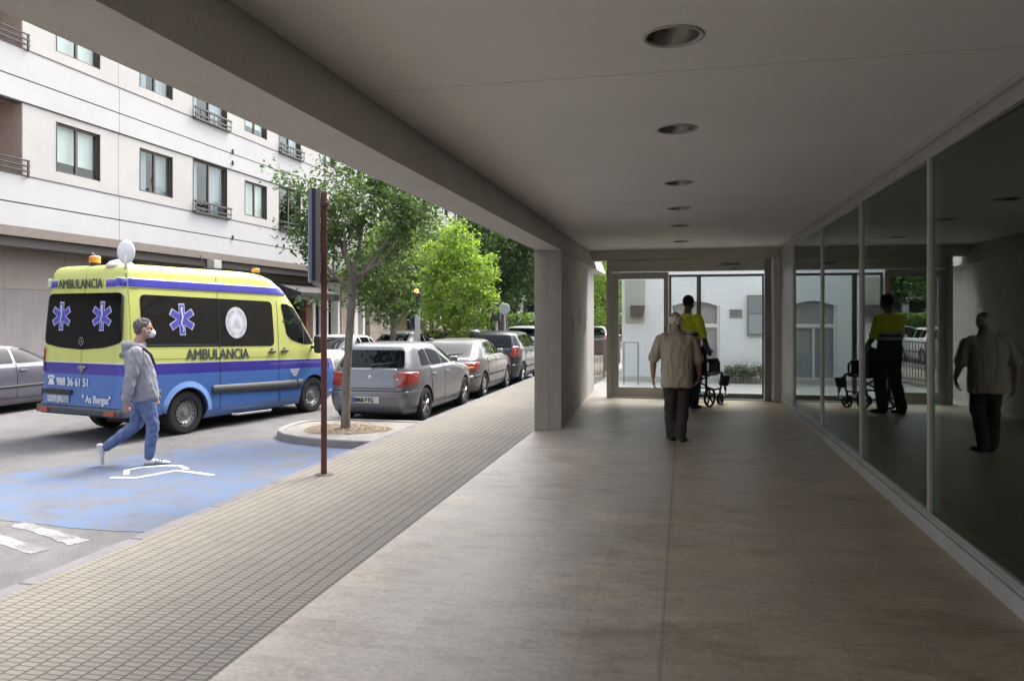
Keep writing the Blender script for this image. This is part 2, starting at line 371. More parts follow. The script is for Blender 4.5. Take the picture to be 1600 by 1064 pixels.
def ribbon(pts, w, z0, z1, amp=0.0):
    pts = [Vector((p[0], p[1])) for p in pts]; L_ = []; R_ = []
    for i, p in enumerate(pts):
        t = (pts[min(i+1, len(pts)-1)]-pts[max(i-1, 0)]).normalized(); n = Vector((-t.y, t.x))
        j = 1+amp*noise.noise(Vector((p.x*9, p.y*9, 1))); L_.append(p+n*w/2*j); R_.append(p-n*w/2*j)
    mb = MB(); k = len(pts)
    vs = [(*a, z) for z in (z0, z1) for a in L_+R_]; fs = []
    for i in range(k-1):
        fs.append((2*k+i, 2*k+i+1, 3*k+i+1, 3*k+i)); fs.append((i, k+i, k+i+1, i+1)); fs.append((i, i+1, 2*k+i+1, 2*k+i)); fs.append((k+i+1, k+i, 3*k+i, 3*k+i+1))
    fs.append((0, 2*k, 3*k, k)); fs.append((k-1, 2*k-1, 4*k-1, 3*k-1))
    return mb.add(vs, fs)
def dense(pts, step=0.1):
    out = []
    for a, b in zip(pts[:-1], pts[1:]):
        a = Vector(a); b = Vector(b); n = max(1, int((b-a).length/step)); out += [tuple(a.lerp(b, k/n)) for k in range(n)]
    return out + [pts[-1]]
rb = ribbon(dense([(-6.3, 5.38), (-4.87, 4.91)]), 0.14, ROAD+0.001, ROAD+0.0045, 0.5)
r2 = ribbon(dense([(-5.72, 5.52), (-5.25, 5.36), (-4.75, 5.17)]), 0.15, ROAD+0.001, ROAD+0.0045, 0.6); rb.add(r2.v, r2.f)
struct('bay_line', rb, M_wh)
M_wh2 = mat('fresh_white_paint', (0.68, 0.69, 0.72), 0.7, var=0.12, vscale=30)
sy = ribbon([(-6.32, 7.33), (-6.04, 7.38), (-5.95, 7.58), (-5.86, 7.84), (-5.62, 7.79), (-5.27, 7.70)], 0.062, ROAD+0.005, ROAD+0.008)
s2 = ribbon([(-6.26, 7.50), (-6.44, 7.72), (-6.40, 7.90), (-6.17, 8.07), (-5.97, 8.08), (-5.78, 7.93)], 0.062, ROAD+0.005, ROAD+0.0079); sy.add(s2.v, s2.f)
struct('parking_symbol', sy, M_wh2)

# tree island on the kerb
def isl(off):
    c = [(-4.16, 9.70+off), (-4.6, 9.70+off), (-4.95, 9.74+off), (-5.37, 9.86+off*0.9), (-5.72, 10.04+off*0.7), (-5.95+off*0.6, 10.28+off*0.3), (-6.1+off, 10.6), (-6.16+off, 11.0), (-6.12+off, 11.35), (-5.9+off, 11.62-off*0.6), (-5.5, 11.75-off), (-4.16, 11.75-off)]
    return c
M_isl = concrete_mat('island_conc', (0.21, 0.205, 0.20), (0.31, 0.30, 0.285), False, 3)
o = isl(0); inn = isl(0.14); n = len(o); mbi = MB()
vs = [(*p, z) for z in (ROAD-0.02, -0.03, -0.015) for p in o] + [(*p, -0.015) for p in inn] + [(*p, -0.05) for p in inn]
# slight inset of top edge for a worn arris
for i in range(n): x, y = o[i]; xi, yi = inn[i]; vs[2*n+i] = (x*0.88+xi*0.12, y*0.88+yi*0.12, -0.015)
fs = [(k*n+i, k*n+(i+1) % n, (k+1)*n+(i+1) % n, (k+1)*n+i) for k in range(4) for i in range(n)]
struct('tree_island_kerb', mbi.add(vs, fs), M_isl)
mb = MB(); G = 26
for i in range(G):
    for j in range(G): pass
fill = [(x*1.0, y) for x, y in isl(0.13)]
struct('tree_island_surface', MB().prism(fill, -0.10, -0.028, 'z'), mat('island_dirt_paving', (0.21, 0.195, 0.175), 0.95, col2=(0.29, 0.275, 0.255), vscale=5, bump=0.5, bscale=40))
pit = MB(); ring = []; nn = 40; vs = [(-5.05, 10.72, -0.005)]
for k in range(nn):
    a = 2*pi*k/nn; rr = 0.62*(1+0.08*sin(3*a+1)); vs.append((-5.05+rr*1.1*cos(a), 10.72+rr*0.85*sin(a), -0.024))
pit.add(vs, [(0, 1+k, 1+(k+1) % nn) for k in range(nn)])
struct('tree_pit_soil', pit, mat('soil', (0.13, 0.10, 0.075), 1.0, col2=(0.20, 0.165, 0.125), vscale=14, bump=0.8, bscale=50))
lit = MB()   # dry leaves and pebbles in the pit
for k in range(260):
    a = random.uniform(0, 2*pi); r_ = math.sqrt(random.random())*0.66; c = Vector((-5.05+r_*1.1*cos(a), 10.72+r_*0.85*sin(a), -0.004))
    s_ = random.uniform(0.012, 0.03); M_ = Matrix.Rotation(random.uniform(0, 6), 3, 'Z') @ Matrix.Rotation(random.uniform(-0.6, 0.6), 3, 'X')
    lit.add([c + M_ @ Vector(p)*s_ for p in ((-1, 0, 0.2), (0, -0.6, 0.2), (1.1, 0, 0.3), (0, 0.6, 0.15))], [(0, 1, 2, 3)])
tag(struct('leaf_litter', lit, mat('dry_leaf', (0.30, 0.20, 0.09), 0.9, col2=(0.42, 0.36, 0.22), vscale=8)), kind='stuff')

# ================================================================== ARCADE BUILDING
M_ceil = concrete_mat('ceiling_plaster', (0.78, 0.765, 0.735), (0.84, 0.825, 0.795), False, 0.7, 0.3)
M_beam = concrete_mat('beam_concrete', (0.56, 0.54, 0.505), (0.65, 0.63, 0.59), False, 1.5)
M_col = concrete_mat('column_concrete', (0.53, 0.505, 0.465), (0.66, 0.635, 0.59), True, 2.2)
M_alu = mat('grey_aluminium', (0.46, 0.455, 0.44), 0.42, 0.35, var=0.06, vscale=3)
M_aluD = mat('dark_aluminium', (0.22, 0.22, 0.215), 0.45, 0.3)
M_dark = mat('dark_void', (0.03, 0.03, 0.03), 0.8)
CZ = 3.08
bld = thing('arcade_building', (0, 4, 0), 'concrete arcade with white plaster ceiling, deep edge beam and one square pillar', 'building')
LAMPS = [(-0.01, 3.81), (-0.03, 5.70), (-0.04, 8.0), (-0.06, 9.9), (-0.08, 11.8), (-0.09, 14.3)]
# ceiling with real round openings for the downlights: strips either side + ring patches
cm = MB(); LX = 0.19; xs0, xs1 = -1.95, 2.0
cm.box(xs0, -LX-0.05, -5, 16.25, CZ, CZ+0.25); cm.box(LX-0.05, xs1, -5, 16.25, CZ, CZ+0.25)
ys = [-5]
for (lx, ly) in LAMPS: ys += [ly-LX, ly+LX]
ys.append(16.25)
for i in range(0, len(ys), 2): cm.box(-LX-0.05, LX-0.05, ys[i], ys[i+1], CZ, CZ+0.25)
LR = 0.132
for (lx, ly) in LAMPS:
    n = 32; c0 = (-0.05, ly); vs = []; 
    for k in range(n):
        a = 2*pi*k/n; t = LX/max(abs(cos(a)), abs(sin(a))); vs.append((c0[0]+t*cos(a), c0[1]+t*sin(a), CZ))
    for k in range(n):
        a = 2*pi*k/n; vs.append((c0[0]+LR*cos(a), c0[1]+LR*sin(a), CZ))
    for k in range(n):
        a = 2*pi*k/n; vs.append((c0[0]+LR*cos(a), c0[1]+LR*sin(a), CZ+0.25))
    cm.add(vs, [(k, (k+1) % n, n+(k+1) % n, n+k) for k in range(n)]+[(n+k, n+(k+1) % n, 2*n+(k+1) % n, 2*n+k) for k in range(n)])
cm.box(-1.9, 3, -5, 16, CZ+0.25, CZ+0.4)
ceil = cm.build('ceiling', M_ceil, bld)
# faint board joints in the ceiling: narrow raised seams of filler
for y in (4.35, 9.3): MB().box(-1.9, 1.85, y, y+0.008, CZ-0.0008, CZ+0.01).build('ceiling_seam', mat('filler', (0.55, 0.53, 0.49), 0.85), bld)
# edge beam with sloped inner cheek
bm_ = MB(); bm_.prism([(-2.16, 2.69), (-1.80, 2.69), (-1.94, 3.081), (-1.94, 3.5), (-2.16, 3.5)], -5, 18.0, 'y')
bm_.build('edge_beam', M_beam, bld)
pl = MB(); pl.prism([(-2.158, 11.0), (-1.80, 11.28), (-1.80, 11.62), (-2.158, 11.62)], -0.02, 2.692, 'z')
pl.build('pillar', M_col, bld)
sw = MB(); sw.prism([(-1.802, 11.6), (-2.05, 17.7), (-2.158, 17.7), (-2.158, 11.6)], -0.02, 2.688, 'z')
sw.build('side_wall', M_col, bld, label='grey concrete wall running back from the pillar to the glass doors')
# lintel over the doors and right hand pier
lt = MB(); lt.box(-2.1, 2.1, 15.92, 16.22, 2.86, 3.079); lt.build('lintel', M_beam, bld)
pr = MB(); pr.box(1.74, 1.86, 15.6, 16.2, -0.02, 2.858); pr.box(1.862, 1.98, 13.98, 16.2, -0.02, CZ-0.002); pr.build('door_pier', M_alu, bld)
# unseen mass above blocks the sky, cut low for light; dark room behind glass
up = MB(); up.box(-2.14, 10, -5, 16.0, 3.502, 5.0); up.build('unseen_upper_mass', M_beam, bld)
rm = MB(); M_room = mat('room_paint', (0.22, 0.25, 0.22), 0.8)
rm.box(9.0, 9.2, -12, 17, -0.1, 3.5); rm.box(2.05, 9.0, 16.25, 16.45, -0.1, 3.5); rm.box(2.05, 9, -12.2, -12, -0.1, 3.5)
rm.build('room_wall', M_room, bld)
MB().box(2.02, 9.0, -12, 16.25, -0.14, -0.02).build('room_floor', mat('room_floor', (0.16, 0.17, 0.155), 0.5), bld)
MB().box(2.02, 9.0, -5, 16.25, 3.06, 3.3).build('room_ceiling', mat('room_ceiling', (0.3, 0.33, 0.3), 0.9), bld)
for y_ in (9.4, 3.4): MB().box(5.6, 6.1, y_, y_+0.5, 0, 3.05).build('room_column', M_room, bld)
M_trim = mat('lamp_trim', (0.42, 0.40, 0.37), 0.5); M_refl = mat('lamp_reflector', (0.22, 0.21, 0.18), 0.35, 0.7); M_lens = mat('lamp_glass', (0.10, 0.10, 0.09), 0.25)
for i, (lx, ly) in enumerate(LAMPS):
    d = MB(); d.smooth = True
    d.lathe([(LR-0.003, CZ+0.04), (LR-0.004, CZ-0.003), (LR+0.004, CZ-0.009), (LR+0.016, CZ-0.008), (LR+0.022, CZ-0.001)], (-0.05, ly, 0), 'z', 36)
    dl = d.build('downlight', M_trim, bld)
    d = MB(); d.smooth = True; d.lathe([(LR-0.006, CZ+0.0), (LR-0.016, CZ+0.05), (LR-0.045, CZ+0.10), (0.03, CZ+0.13)], (-0.05, ly, 0), 'z', 36); d.build('reflector', M_refl, dl)
    d = MB(); d.ball((-0.05, ly, CZ+0.10), 0.05, 16, 8, (1, 1, 0.6)); d.build('bulb', M_lens, dl)

# ---- glass wall on the right
gw = thing('glass_wall', (1.95, 1, 0), 'long dark reflecting glass wall in slim aluminium frames along the right side', 'glass wall')
M_pane = glass_mat('coated_glass', 2.0, (0.55, 0.62, 0.58)); M_plinth = concrete_mat('plinth_stone', (0.36, 0.35, 0.335), (0.43, 0.42, 0.40), False, 3)
MULL = [13.9, 11.2, 8.82, 6.48, 4.1, 1.75, -0.6, -3.0, -5.4, -7.8, -10.2, -11.95]
b1 = MB(); b1.prism([(1.85, -0.02), (1.85, 0.095), (1.86, 0.105), (2.05, 0.105), (2.05, -0.02)], -12, 15.55, 'y'); b1.build('plinth', M_plinth, gw)
b1 = MB(); b1.box(1.875, 1.99, -12, 13.96, 0.108, 0.135); b1.box(1.88, 1.985, -12, 13.96, 0.135, 0.165); b1.build('bottom_track', M_alu, gw)
b1 = MB(); b1.box(1.87, 1.99, -12, 13.96, 2.93, CZ-0.003); b1.box(1.84, 1.869, -12, 13.96, 3.03, CZ-0.003); b1.build('header', M_alu, gw)
for i, y in enumerate(MULL):
    q = MB(); q.rbox((1.905, y, 1.55), (0.085, 0.055, 2.76), bev=0.004); q.build('mullion', M_alu, gw)
for a, b in zip(MULL[:-1], MULL[1:]):
    q = MB(); q.rbox((1.908, (a+b)/2, 1.5475), (0.006, a-b-0.052, 2.765), rz=R(0.95)); q.build('pane', M_pane, gw)

# ---- sliding glass doors at the end
dr = thing('sliding_door', (0.0, 15.9, 0), 'wide glazed sliding doorway with grey frame closing the end of the arcade', 'door')
f_ = MB(); f_.rbox((-1.52, 15.93, 1.36), (0.10, 0.16, 2.98-0.0), bev=0.004); f_.build('frame', M_alu, dr)
f_ = MB(); f_.rbox((1.655, 15.93, 1.36), (0.13, 0.16, 2.98), bev=0.004); f_.build('frame', M_aluD, dr)
hd_ = MB(); hd_.box(-1.47, 1.59, 15.88, 16.02, 2.62, 2.852); hd_.box(-1.468, 1.588, 15.86, 15.879, 2.70, 2.72); h_o = hd_.build('header', M_alu, dr)
sn = MB(); sn.rbox((0.92, 15.855, 2.755), (0.36, 0.05, 0.05), bev=0.012); sn.rbox((1.0, 15.855, 2.65), (0.09, 0.04, 0.035), bev=0.01); sn.build('motion_sensor', M_aluD, h_o)
M_dglass = glass_mat('door_glass', 1.4, (0.94, 0.97, 0.96))
def leaf(x0, x1, y, z0, z1, fw, name='door_leaf', m=M_alu, mid=None, bot=0.10):
    l = MB(); l.box(x0, x0+fw, y, y+0.05, z0, z1); l.box(x1-fw*0.7, x1, y, y+0.05, z0, z1); l.box(x0+fw, x1-fw*0.7, y+0.001, y+0.049, z1-fw, z1-0.001); l.box(x0+fw, x1-fw*0.7, y+0.001, y+0.049, z0+0.001, z0+bot)
    o = l.build(name, m, dr); g = MB(); g.box(x0+fw, x1-fw*0.7, y+0.022, y+0.028, z0+bot, z1-fw); g.build('pane', M_dglass, o); return o
leaf(-1.465, -0.30, 15.90, 0.02, 2.61, 0.14, bot=0.2)
l2 = leaf(-0.296, 0.30, 16.03, 0.02, 2.56, 0.05, m=M_aluD, bot=0.06)
leaf(0.302, 1.588, 16.03, 0.02, 2.56, 0.05, m=M_aluD, bot=0.10)
th_ = MB(); th_.box(-1.47, 1.59, 15.86, 16.12, 0.0005, 0.012); th_.build('threshold', M_aluD, dr)

# ================================================================== YARD AND WHITE BUILDING BEHIND THE DOORS
M_ww = concrete_mat('white_render', (0.72, 0.735, 0.76), (0.80, 0.815, 0.83), False, 0.8)
wb = thing('white_building', (3, 20.5, 0), 'white rendered building with arched window seen through the glass doors', 'building')
wl_ = MB(); AX0, AX1 = -0.35, 0.93
wl_.box(-1.62, AX0, 20.5, 21.5, -0.1, 7.5); wl_.box(AX1, 12, 20.5, 21.5, -0.1, 7.5)
arc = [(AX0, 1.95)] + [(AX0+(AX1-AX0)*t, 1.95+0.14*sin(pi*t)) for t in [k/12 for k in range(1, 12)]] + [(AX1, 1.95), (AX1, 7.5), (AX0, 7.5)]
wl_.prism(arc, 20.5, 21.5, 'y'); wl_.box(-1.62, 12, 21.5, 26, -0.1, 7.5); wl_.build('wall', M_ww, wb)
wf = MB(); wf.box(AX0+0.001, AX0+0.07, 20.56, 20.62, 0.05, 1.97); wf.box(AX1-0.07, AX1-0.001, 20.56, 20.62, 0.05, 1.97); wf.box(AX0+0.07, AX1-0.07, 20.56, 20.62, 1.40, 1.50); wf.box(0.26, 0.32, 20.561, 20.619, 0.05, 1.4)
wf.box(AX0+0.07, AX1-0.07, 20.56, 20.62, 0.05, 0.12)
wfo = wf.build('window', mat('white_frame', (0.7, 0.7, 0.7), 0.5), wb)
MB().box(AX0+0.002, AX1-0.002, 20.64, 20.65, 0.06, 2.09).build('pane', mat('grey_pane', (0.28, 0.30, 0.31), 0.08, spec=0.8), wfo)
bs = MB(); bs.box(-1.63, 12.01, 20.40, 20.497, -0.1, 0.10); bs.build('plinth', M_beam, wb)
pnl = MB(); pnl.rbox((-1.27, 20.47, 2.1), (0.52, 0.05, 1.15), bev=0.006); tag(pnl.build('notice_board', mat('beige_panel', (0.42, 0.42, 0.37), 0.6), None), 'tall beige panel on white wall behind left door leaf', 'notice board')
bx = MB(); bx.prism([(-1.38, 1.98), (-0.99, 1.98), (-1.06, 1.68), (-1.38, 1.68)], 20.25, 20.44, 'y'); tag(bx.build('letter_box', mat('dark_box', (0.06, 0.06, 0.06), 0.5), None), 'dark metal box with slanted side fixed to the beige panel', 'letter box')
pq = thing('wall_plaque', (1.33, 20.49, 1.65), 'small grey metal plaque on white wall beside the arched window', 'plaque')
MB().rbox((1.33, 20.485, 1.765), (0.32, 0.025, 0.22), bev=0.004).build('plate', mat('plaque_metal', (0.30, 0.31, 0.30), 0.4, 0.5), pq)
ln = MB()
for k in range(4): ln.box(1.33-0.12+0.01*(k % 2), 1.33+0.12-0.015*k, 20.469, 20.472, 1.83-k*0.04, 1.845-k*0.04)
ln.build('text_lines', mat('plaque_ink', (0.12, 0.12, 0.12), 0.5), pq)
nb = thing('display_case', (1.85, 20.48, 1.2), 'grey glazed display case on the white wall at right door jamb', 'display case')
MB().rbox((1.86, 20.46, 1.72), (0.50, 0.08, 1.05), bev=0.006).build('case', M_aluD, nb)
MB().box(1.65, 2.07, 20.412, 20.418, 1.25, 1.74).build('sheet', mat('sheet_grey', (0.34, 0.36, 0.37), 0.3), nb)
MB().box(1.65, 2.07, 20.412, 20.418, 1.78, 2.2).build('sheet', mat('sheet_grey2', (0.24, 0.26, 0.27), 0.3), nb)
def rail(name, pts_top, posts, zt, label, m, r=0.02, bars=False):
    t = thing(name, (posts[0][0], posts[0][1], 0), label, 'railing')
    MB().tube([(*p, zt) for p in pts_top], r, 10).build('handrail', m, t)
    for p in posts: MB().tube([(*p, 0), (*p, zt-r*0.5)], r*0.85, 8).build('post', m, t)
    if bars:
        b = MB()
        for a, c in zip(pts_top[:-1], pts_top[1:]):
            n = int((Vector(c)-Vector(a)).length/0.13)
            for k in range(1, n): p = Vector(a).lerp(Vector(c), k/n); b.tube([(p.x, p.y, 0.1), (p.x, p.y, zt)], r*0.45, 6)
            b.tube([(*a, 0.1), (*c, 0.1)], r*0.6, 6)
        b.build('bars', m, t)
M_rail = mat('galvanised', (0.35, 0.35, 0.35), 0.4, 0.6)
rail('handrail', [(-1.45, 19.0), (-1.1, 19.0)], [(-1.1, 19.0), (-1.45, 19.0)], 1.05, 'short grey tube handrail in the yard behind left door leaf', M_rail)
rail('railing', [(-2.66, 19.3), (-2.2, 21.4), (-2.1, 26)], [(-2.66, 19.3), (-2.45, 20.3), (-2.2, 21.4)], 1.05, 'barred metal railing seen in the gap beside the concrete wall', mat('rail_rust', (0.30, 0.22, 0.18), 0.5, 0.3), 0.022, True)

# ================================================================== APARTMENT BUILDING ACROSS THE STREET
FX = -15.4; M_fac = concrete_mat('white_stone', (0.385, 0.38, 0.38), (0.43, 0.42, 0.42), False, 1.0); M_pier = concrete_mat('cream_stone', (0.375, 0.362, 0.348), (0.42, 0.408, 0.39), False, 1.0)
M_fr = mat('brown_frame', (0.075, 0.06, 0.05), 0.5); M_wg = glass_mat('window_glass', 1.45, (0.85, 0.88, 0.88)); M_bl = mat('blind_white', (0.80, 0.82, 0.75), 0.8, var=0.05, vscale=2)
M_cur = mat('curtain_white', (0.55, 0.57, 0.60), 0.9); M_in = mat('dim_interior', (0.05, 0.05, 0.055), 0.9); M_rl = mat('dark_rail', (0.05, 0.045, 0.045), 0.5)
apt = thing('apartment_building', (-19, 30, 0), 'white stone apartment block with brown window frames and horizontal bands across the street', 'building')
Y0F, Y1F = 2.0, 64.0; PITCH = 3.03; NF = 3
wins = [(16.04, 17.5, 0, 'blind'), (19.04, 20.48, 0, 'curtain'), (21.48, 23.34, 1, 'curtain2'), (24.44, 25.9, 0, 'blind'), (26.79, 28.51, 1, 'dark')]
y = 30.2
for rep in range(6):
    for (a, b, t, k) in ((0, 1.45, 0, 'blind'), (2.9, 4.35, 0, 'curtain'), (5.3, 7.1, 1, 'dark')):
        if y+b < Y1F-1: wins.append((y+a, y+b, t, k))
    y += 8.4
wins = [(4.2, 5.7, 0, 'blind'), (7.4, 8.9, 0, 'curtain')] + wins
bal = (11.0, 15.04)
wallb = MB(); jt = MB(); piers = []
for fl in range(NF):
    zs = 5.07+PITCH*fl; zh = 6.83+PITCH*fl
    # band under this storey: two courses with a narrow groove between
    z_lo = 3.83 if fl == 0 else 6.83+PITCH*(fl-1); zg = 4.39 if fl == 0 else z_lo+0.54
    for ya, yb in ((Y0F, 18.17), (18.185, 33.4), (33.415, 48.2), (48.215, Y1F)):
        wallb.box(FX-0.3, FX, ya, yb, z_lo, zg-0.016); wallb.box(FX-0.3, FX, ya, yb, zg+0.016, zs)
    jt.box(FX-0.45, FX-0.05, Y0F, Y1F, zg-0.2, zg+0.2)
    segs = sorted([(a, b) for a, b, _, _ in wins] + [bal]); cur = Y0F
    for a, b in segs + [(Y1F, Y1F)]:
        if a > cur:
            pier = MB(); piers.append(pier)
            if cur < 18.17 < a: pier.box(FX-0.30, FX-0.035, cur, 18.17, zs, zh-0.03); pier = MB(); piers.append(pier); pier.box(FX-0.30, FX-0.035, 18.185, a, zs, zh-0.03)
            else: pier.box(FX-0.30, FX-0.035, cur, a, zs, zh-0.03)
        cur = b
    for a, b, t, k in wins:
        z1 = zh-0.22 if not t else zh-0.03; z0 = zs+0.28 if not t else zs+0.02
        pier = MB(); piers.append(pier); pier.box(FX-0.30, FX-0.036, a, b, zs, z0)
        if z1 < zh-0.04: pier = MB(); piers.append(pier); pier.box(FX-0.30, FX-0.036, a, b, z1, zh-0.03)
# top band and roof
zt = 6.83+PITCH*(NF-1); wallb.box(FX-0.3, FX, Y0F, Y1F, zt, zt+1.3)
wallb.build('band_wall', M_fac, apt); jt.build('joint_backing', mat('joint_dark', (0.10, 0.095, 0.095), 0.9), apt)
for p_ in piers: p_.build('pier_wall', M_pier, apt)
lin = MB()
for fl in range(NF): lin.box(FX-0.28, FX-0.02, Y0F, Y1F, 6.80+PITCH*fl, 6.829+PITCH*fl)
for fl in range(NF): lin.box(FX-0.2, FX+0.012, Y0F, Y1F, 5.071+PITCH*fl-0.022, 5.071+PITCH*fl+0.004)
lin.build('string_course', mat('dark_joint', (0.10, 0.085, 0.085), 0.8), apt)
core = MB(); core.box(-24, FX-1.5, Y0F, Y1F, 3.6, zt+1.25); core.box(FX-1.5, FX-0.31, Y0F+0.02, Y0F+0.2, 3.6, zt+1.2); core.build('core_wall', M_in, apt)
def curtain(x, a, b, z0, z1, wo, dens=6):
    mb = MB(); mb.smooth = True
    n = int((b-a)*dens*4); vs = []
    for k in range(n+1):
        yy = a+(b-a)*k/n; xx = x+0.035*sin(k*pi/2+0.7*sin(k*0.6)); vs += [(xx, yy, z0), (xx, yy, z1)]
    mb.add(vs, [(2*k, 2*k+2, 2*k+3, 2*k+1) for k in range(n)]); mb.build('curtain', M_cur, wo)
for fl in range(NF):
    for wi, (a, b, t, k) in enumerate(wins):
        if fl == 2 and b < 26: pass
        zs = 5.07+PITCH*fl; zh = 6.83+PITCH*fl
        z1 = zh-0.22 if not t else zh-0.03; z0 = zs+0.28 if not t else zs+0.02
        q = MB(); xo = FX-0.11; fw = 0.055; mid = (a+b)/2
        q.box(xo-0.06, xo, a, a+fw, z0, z1); q.box(xo-0.06, xo, b-fw, b, z0, z1); q.box(xo-0.06, xo, a+fw, b-fw, z1-fw, z1); q.box(xo-0.06, xo, a+fw, b-fw, z0, z0+fw)
        q.box(xo-0.055, xo+0.004, mid-0.035, mid+0.035, z0+fw, z1-fw)
        q.box(xo, FX-0.02, b-0.012, b-0.001, z0, z1); q.box(xo, FX-0.02, a+0.001, a+0.012, z0, z1)
        if t:  # low rail in front of the french window
            pass
        wo = q.build('window', M_fr, apt)
        for (p0, p1) in ((a+fw, mid-0.035), (mid+0.035, b-fw)):
            MB().box(xo-0.034, xo-0.028, p0, p1, z0+fw, z1-fw).build('pane', M_wg, wo)
        if k == 'blind':
            MB().box(xo-0.16, xo-0.14, a, b, z0+(0.03 if (wi+fl) % 2 else 0.3), z1).build('blind', M_bl, wo)
        elif k != 'dark' or fl:
            if k == 'curtain': curtain(xo-0.2, a+0.02, a+(b-a)*0.42, z0, z1, wo); curtain(xo-0.2, a+(b-a)*0.60, b, z0, z1, wo)
            else: curtain(xo-0.2, a+0.02, a+(b-a)*0.3, z0, z1, wo); curtain(xo-0.2, a+(b-a)*0.66, b, z0, z1, wo)
        if t:
            r_ = MB(); zz = zs+0.0
            r_.box(FX+0.08, FX+0.12, a-0.06, b+0.06, zz+0.10, zz+0.15); r_.box(FX+0.07, FX+0.13, a-0.08, b+0.08, zz+0.30, zz+0.36); r_.box(FX-0.03, FX+0.10, a-0.06, b+0.06, zz-0.03, zz+0.03)
            for kk in range(9): yy = a-0.04+(b-a+0.08)*kk/8; r_.box(FX+0.09, FX+0.11, yy-0.01, yy+0.01, zz+0.03, zz+0.31)
            r_.build('guard_rail', M_rl, apt)
# recessed balconies
for fl in range(NF):
    zs = 5.07+PITCH*fl; zh = 6.83+PITCH*fl; q = MB(); q.box(FX-0.31, FX-0.04, bal[1]-0.015, bal[1]-0.002, zs, zh-0.032)
    q.box(FX-1.5, FX-0.31, bal[1]+0.001, bal[1]+0.1, zs-0.3, zh+0.1); q.box(FX-1.5, FX-1.42, bal[0], bal[1], zs-0.3, zh+0.1); q.box(FX-1.5, FX-0.31, bal[0]-0.1, bal[0]-0.001, zs-0.3, zh+0.1)
    q.box(FX-1.42, FX-0.31, bal[0], bal[1], zs-0.35, zs-0.25); q.box(FX-1.42, FX-0.31, bal[0], bal[1], zh, zh+0.1)
    q.build('balcony_recess', mat('brown_render', (0.36, 0.28, 0.24), 0.85, var=0.1), apt)
    r_ = MB()
    for zz in (0.10, 0.22, 0.35): r_.tube([(FX+0.05, bal[0]-0.05, zs+zz), (FX+0.05, bal[1]+0.12, zs+zz)], 0.022, 6)
    for kk in range(4): yy = bal[0]+(bal[1]+0.08-bal[0])*kk/3; r_.box(FX+0.03, FX+0.07, yy-0.02, yy+0.02, zs-0.05, zs+0.37)
    r_.build('balcony_rail', M_rl, apt)
# ground storey: brown soffit, fascia, walls, shop fronts
GX = -16.2; M_brown = mat('brown_metal', (0.17, 0.135, 0.11), 0.6, var=0.1, vscale=1.5)
MB().box(FX-0.9, FX+0.002, Y0F, Y1F, 3.60, 3.828).build('fascia', mat('fascia_brown', (0.17, 0.14, 0.12), 0.7, var=0.08), apt)
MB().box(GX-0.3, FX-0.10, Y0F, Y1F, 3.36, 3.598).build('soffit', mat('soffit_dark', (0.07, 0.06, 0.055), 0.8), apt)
M_gp = concrete_mat('beige_plaster', (0.24, 0.20, 0.175), (0.29, 0.245, 0.215), True, 0.6); M_gl = concrete_mat('grey_plaster', (0.20, 0.183, 0.18), (0.245, 0.225, 0.22), True, 0.6)
g_ = MB(); g_.box(GX-0.3, GX, Y0F, 18.2, 2.38, 3.36); g_.build('upper_panel', M_gp, apt)
g_ = MB(); g_.box(GX-0.3, GX-0.01, Y0F, 18.2, 0, 2.375); g_.build('plinth_wall', M_gl, apt)
M_shop = mat('shop_glass', (0.05, 0.06, 0.065), 0.06, spec=0.8)
g_ = MB(); g_.box(GX-0.5, GX-0.4, 18.2, 40.4, 0, 3.36); g_.build('shop_glass', M_shop, apt)
def piece(y0, y1, z0, z1, m, name, xo=0.0, th=0.35): return MB().box(GX-th, GX+xo, y0, y1, z0, z1).build(name, m, apt)
M_beige = brick_wall_mat('beige_blocks', (0.40, 0.34, 0.28), (0.36, 0.30, 0.25), (0.22, 0.18, 0.15), 0.9, 0.42, 0.012)
M_wht = mat('white_metal', (0.72, 0.72, 0.70), 0.5); M_brk = brick_wall_mat('brick_red', (0.24, 0.12, 0.08), (0.18, 0.09, 0.06), (0.22, 0.17, 0.14), 0.24, 0.075)
piece(20.3, 20.9, 0, 3.36, M_gp, 'shop_pier'); piece(24.8, 25.4, 0, 3.36, M_gp, 'shop_pier')
piece(20.9, 30.4, 2.55, 3.358, M_brown, 'sign_board', 0.12)
piece(25.4, 30.4, 0, 0.8, M_gp, 'shop_stall_riser')
piece(30.4, 31.0, 0, 3.36, M_brk, 'shop_pier')
# white framed window
for (a, b) in ((31.0, 31.25), (32.25, 32.5), (33.5, 33.72)): piece(a, b, 0, 3.0, M_wht, 'shop_frame', 0.02)
piece(31.0, 33.72, 3.0, 3.3, M_wht, 'shop_frame', 0.018)
piece(33.9, 35.0, 0, 3.359, M_beige, 'shop_pier', 0.02)
piece(35.3, 35.75, 0, 3.36, M_wht, 'shop_pier', 0.05); piece(36.35, 36.6, 0, 3.36, M_wht, 'shop_pier', 0.05)
piece(37.3, 39.6, 0, 3.357, M_beige, 'shop_pier', 0.03); piece(39.7, 40.1, 0, 3.36, M_wht, 'shop_pier', 0.05)
piece(40.3, 42.0, 0, 3.36, M_brk, 'shop_pier', 0.3); piece(43.6, 44.6, 0, 3.36, M_brk, 'shop_pier', 0.3)
g_ = MB(); g_.box(GX-0.6, GX-0.5, 40.4, Y1F, 0, 3.36); g_.build('shop_glass', M_shop, apt)
for k in range(6): piece(46.2+k*2.6, 46.8+k*2.6, 0, 3.36, M_wht if k % 2 else M_beige, 'shop_pier', 0.05)
aw = thing('shop_awning', (GX+0.3, 29.2, 2.2), 'dark projecting shop canopy between ambulance roof and street tree', 'awning')
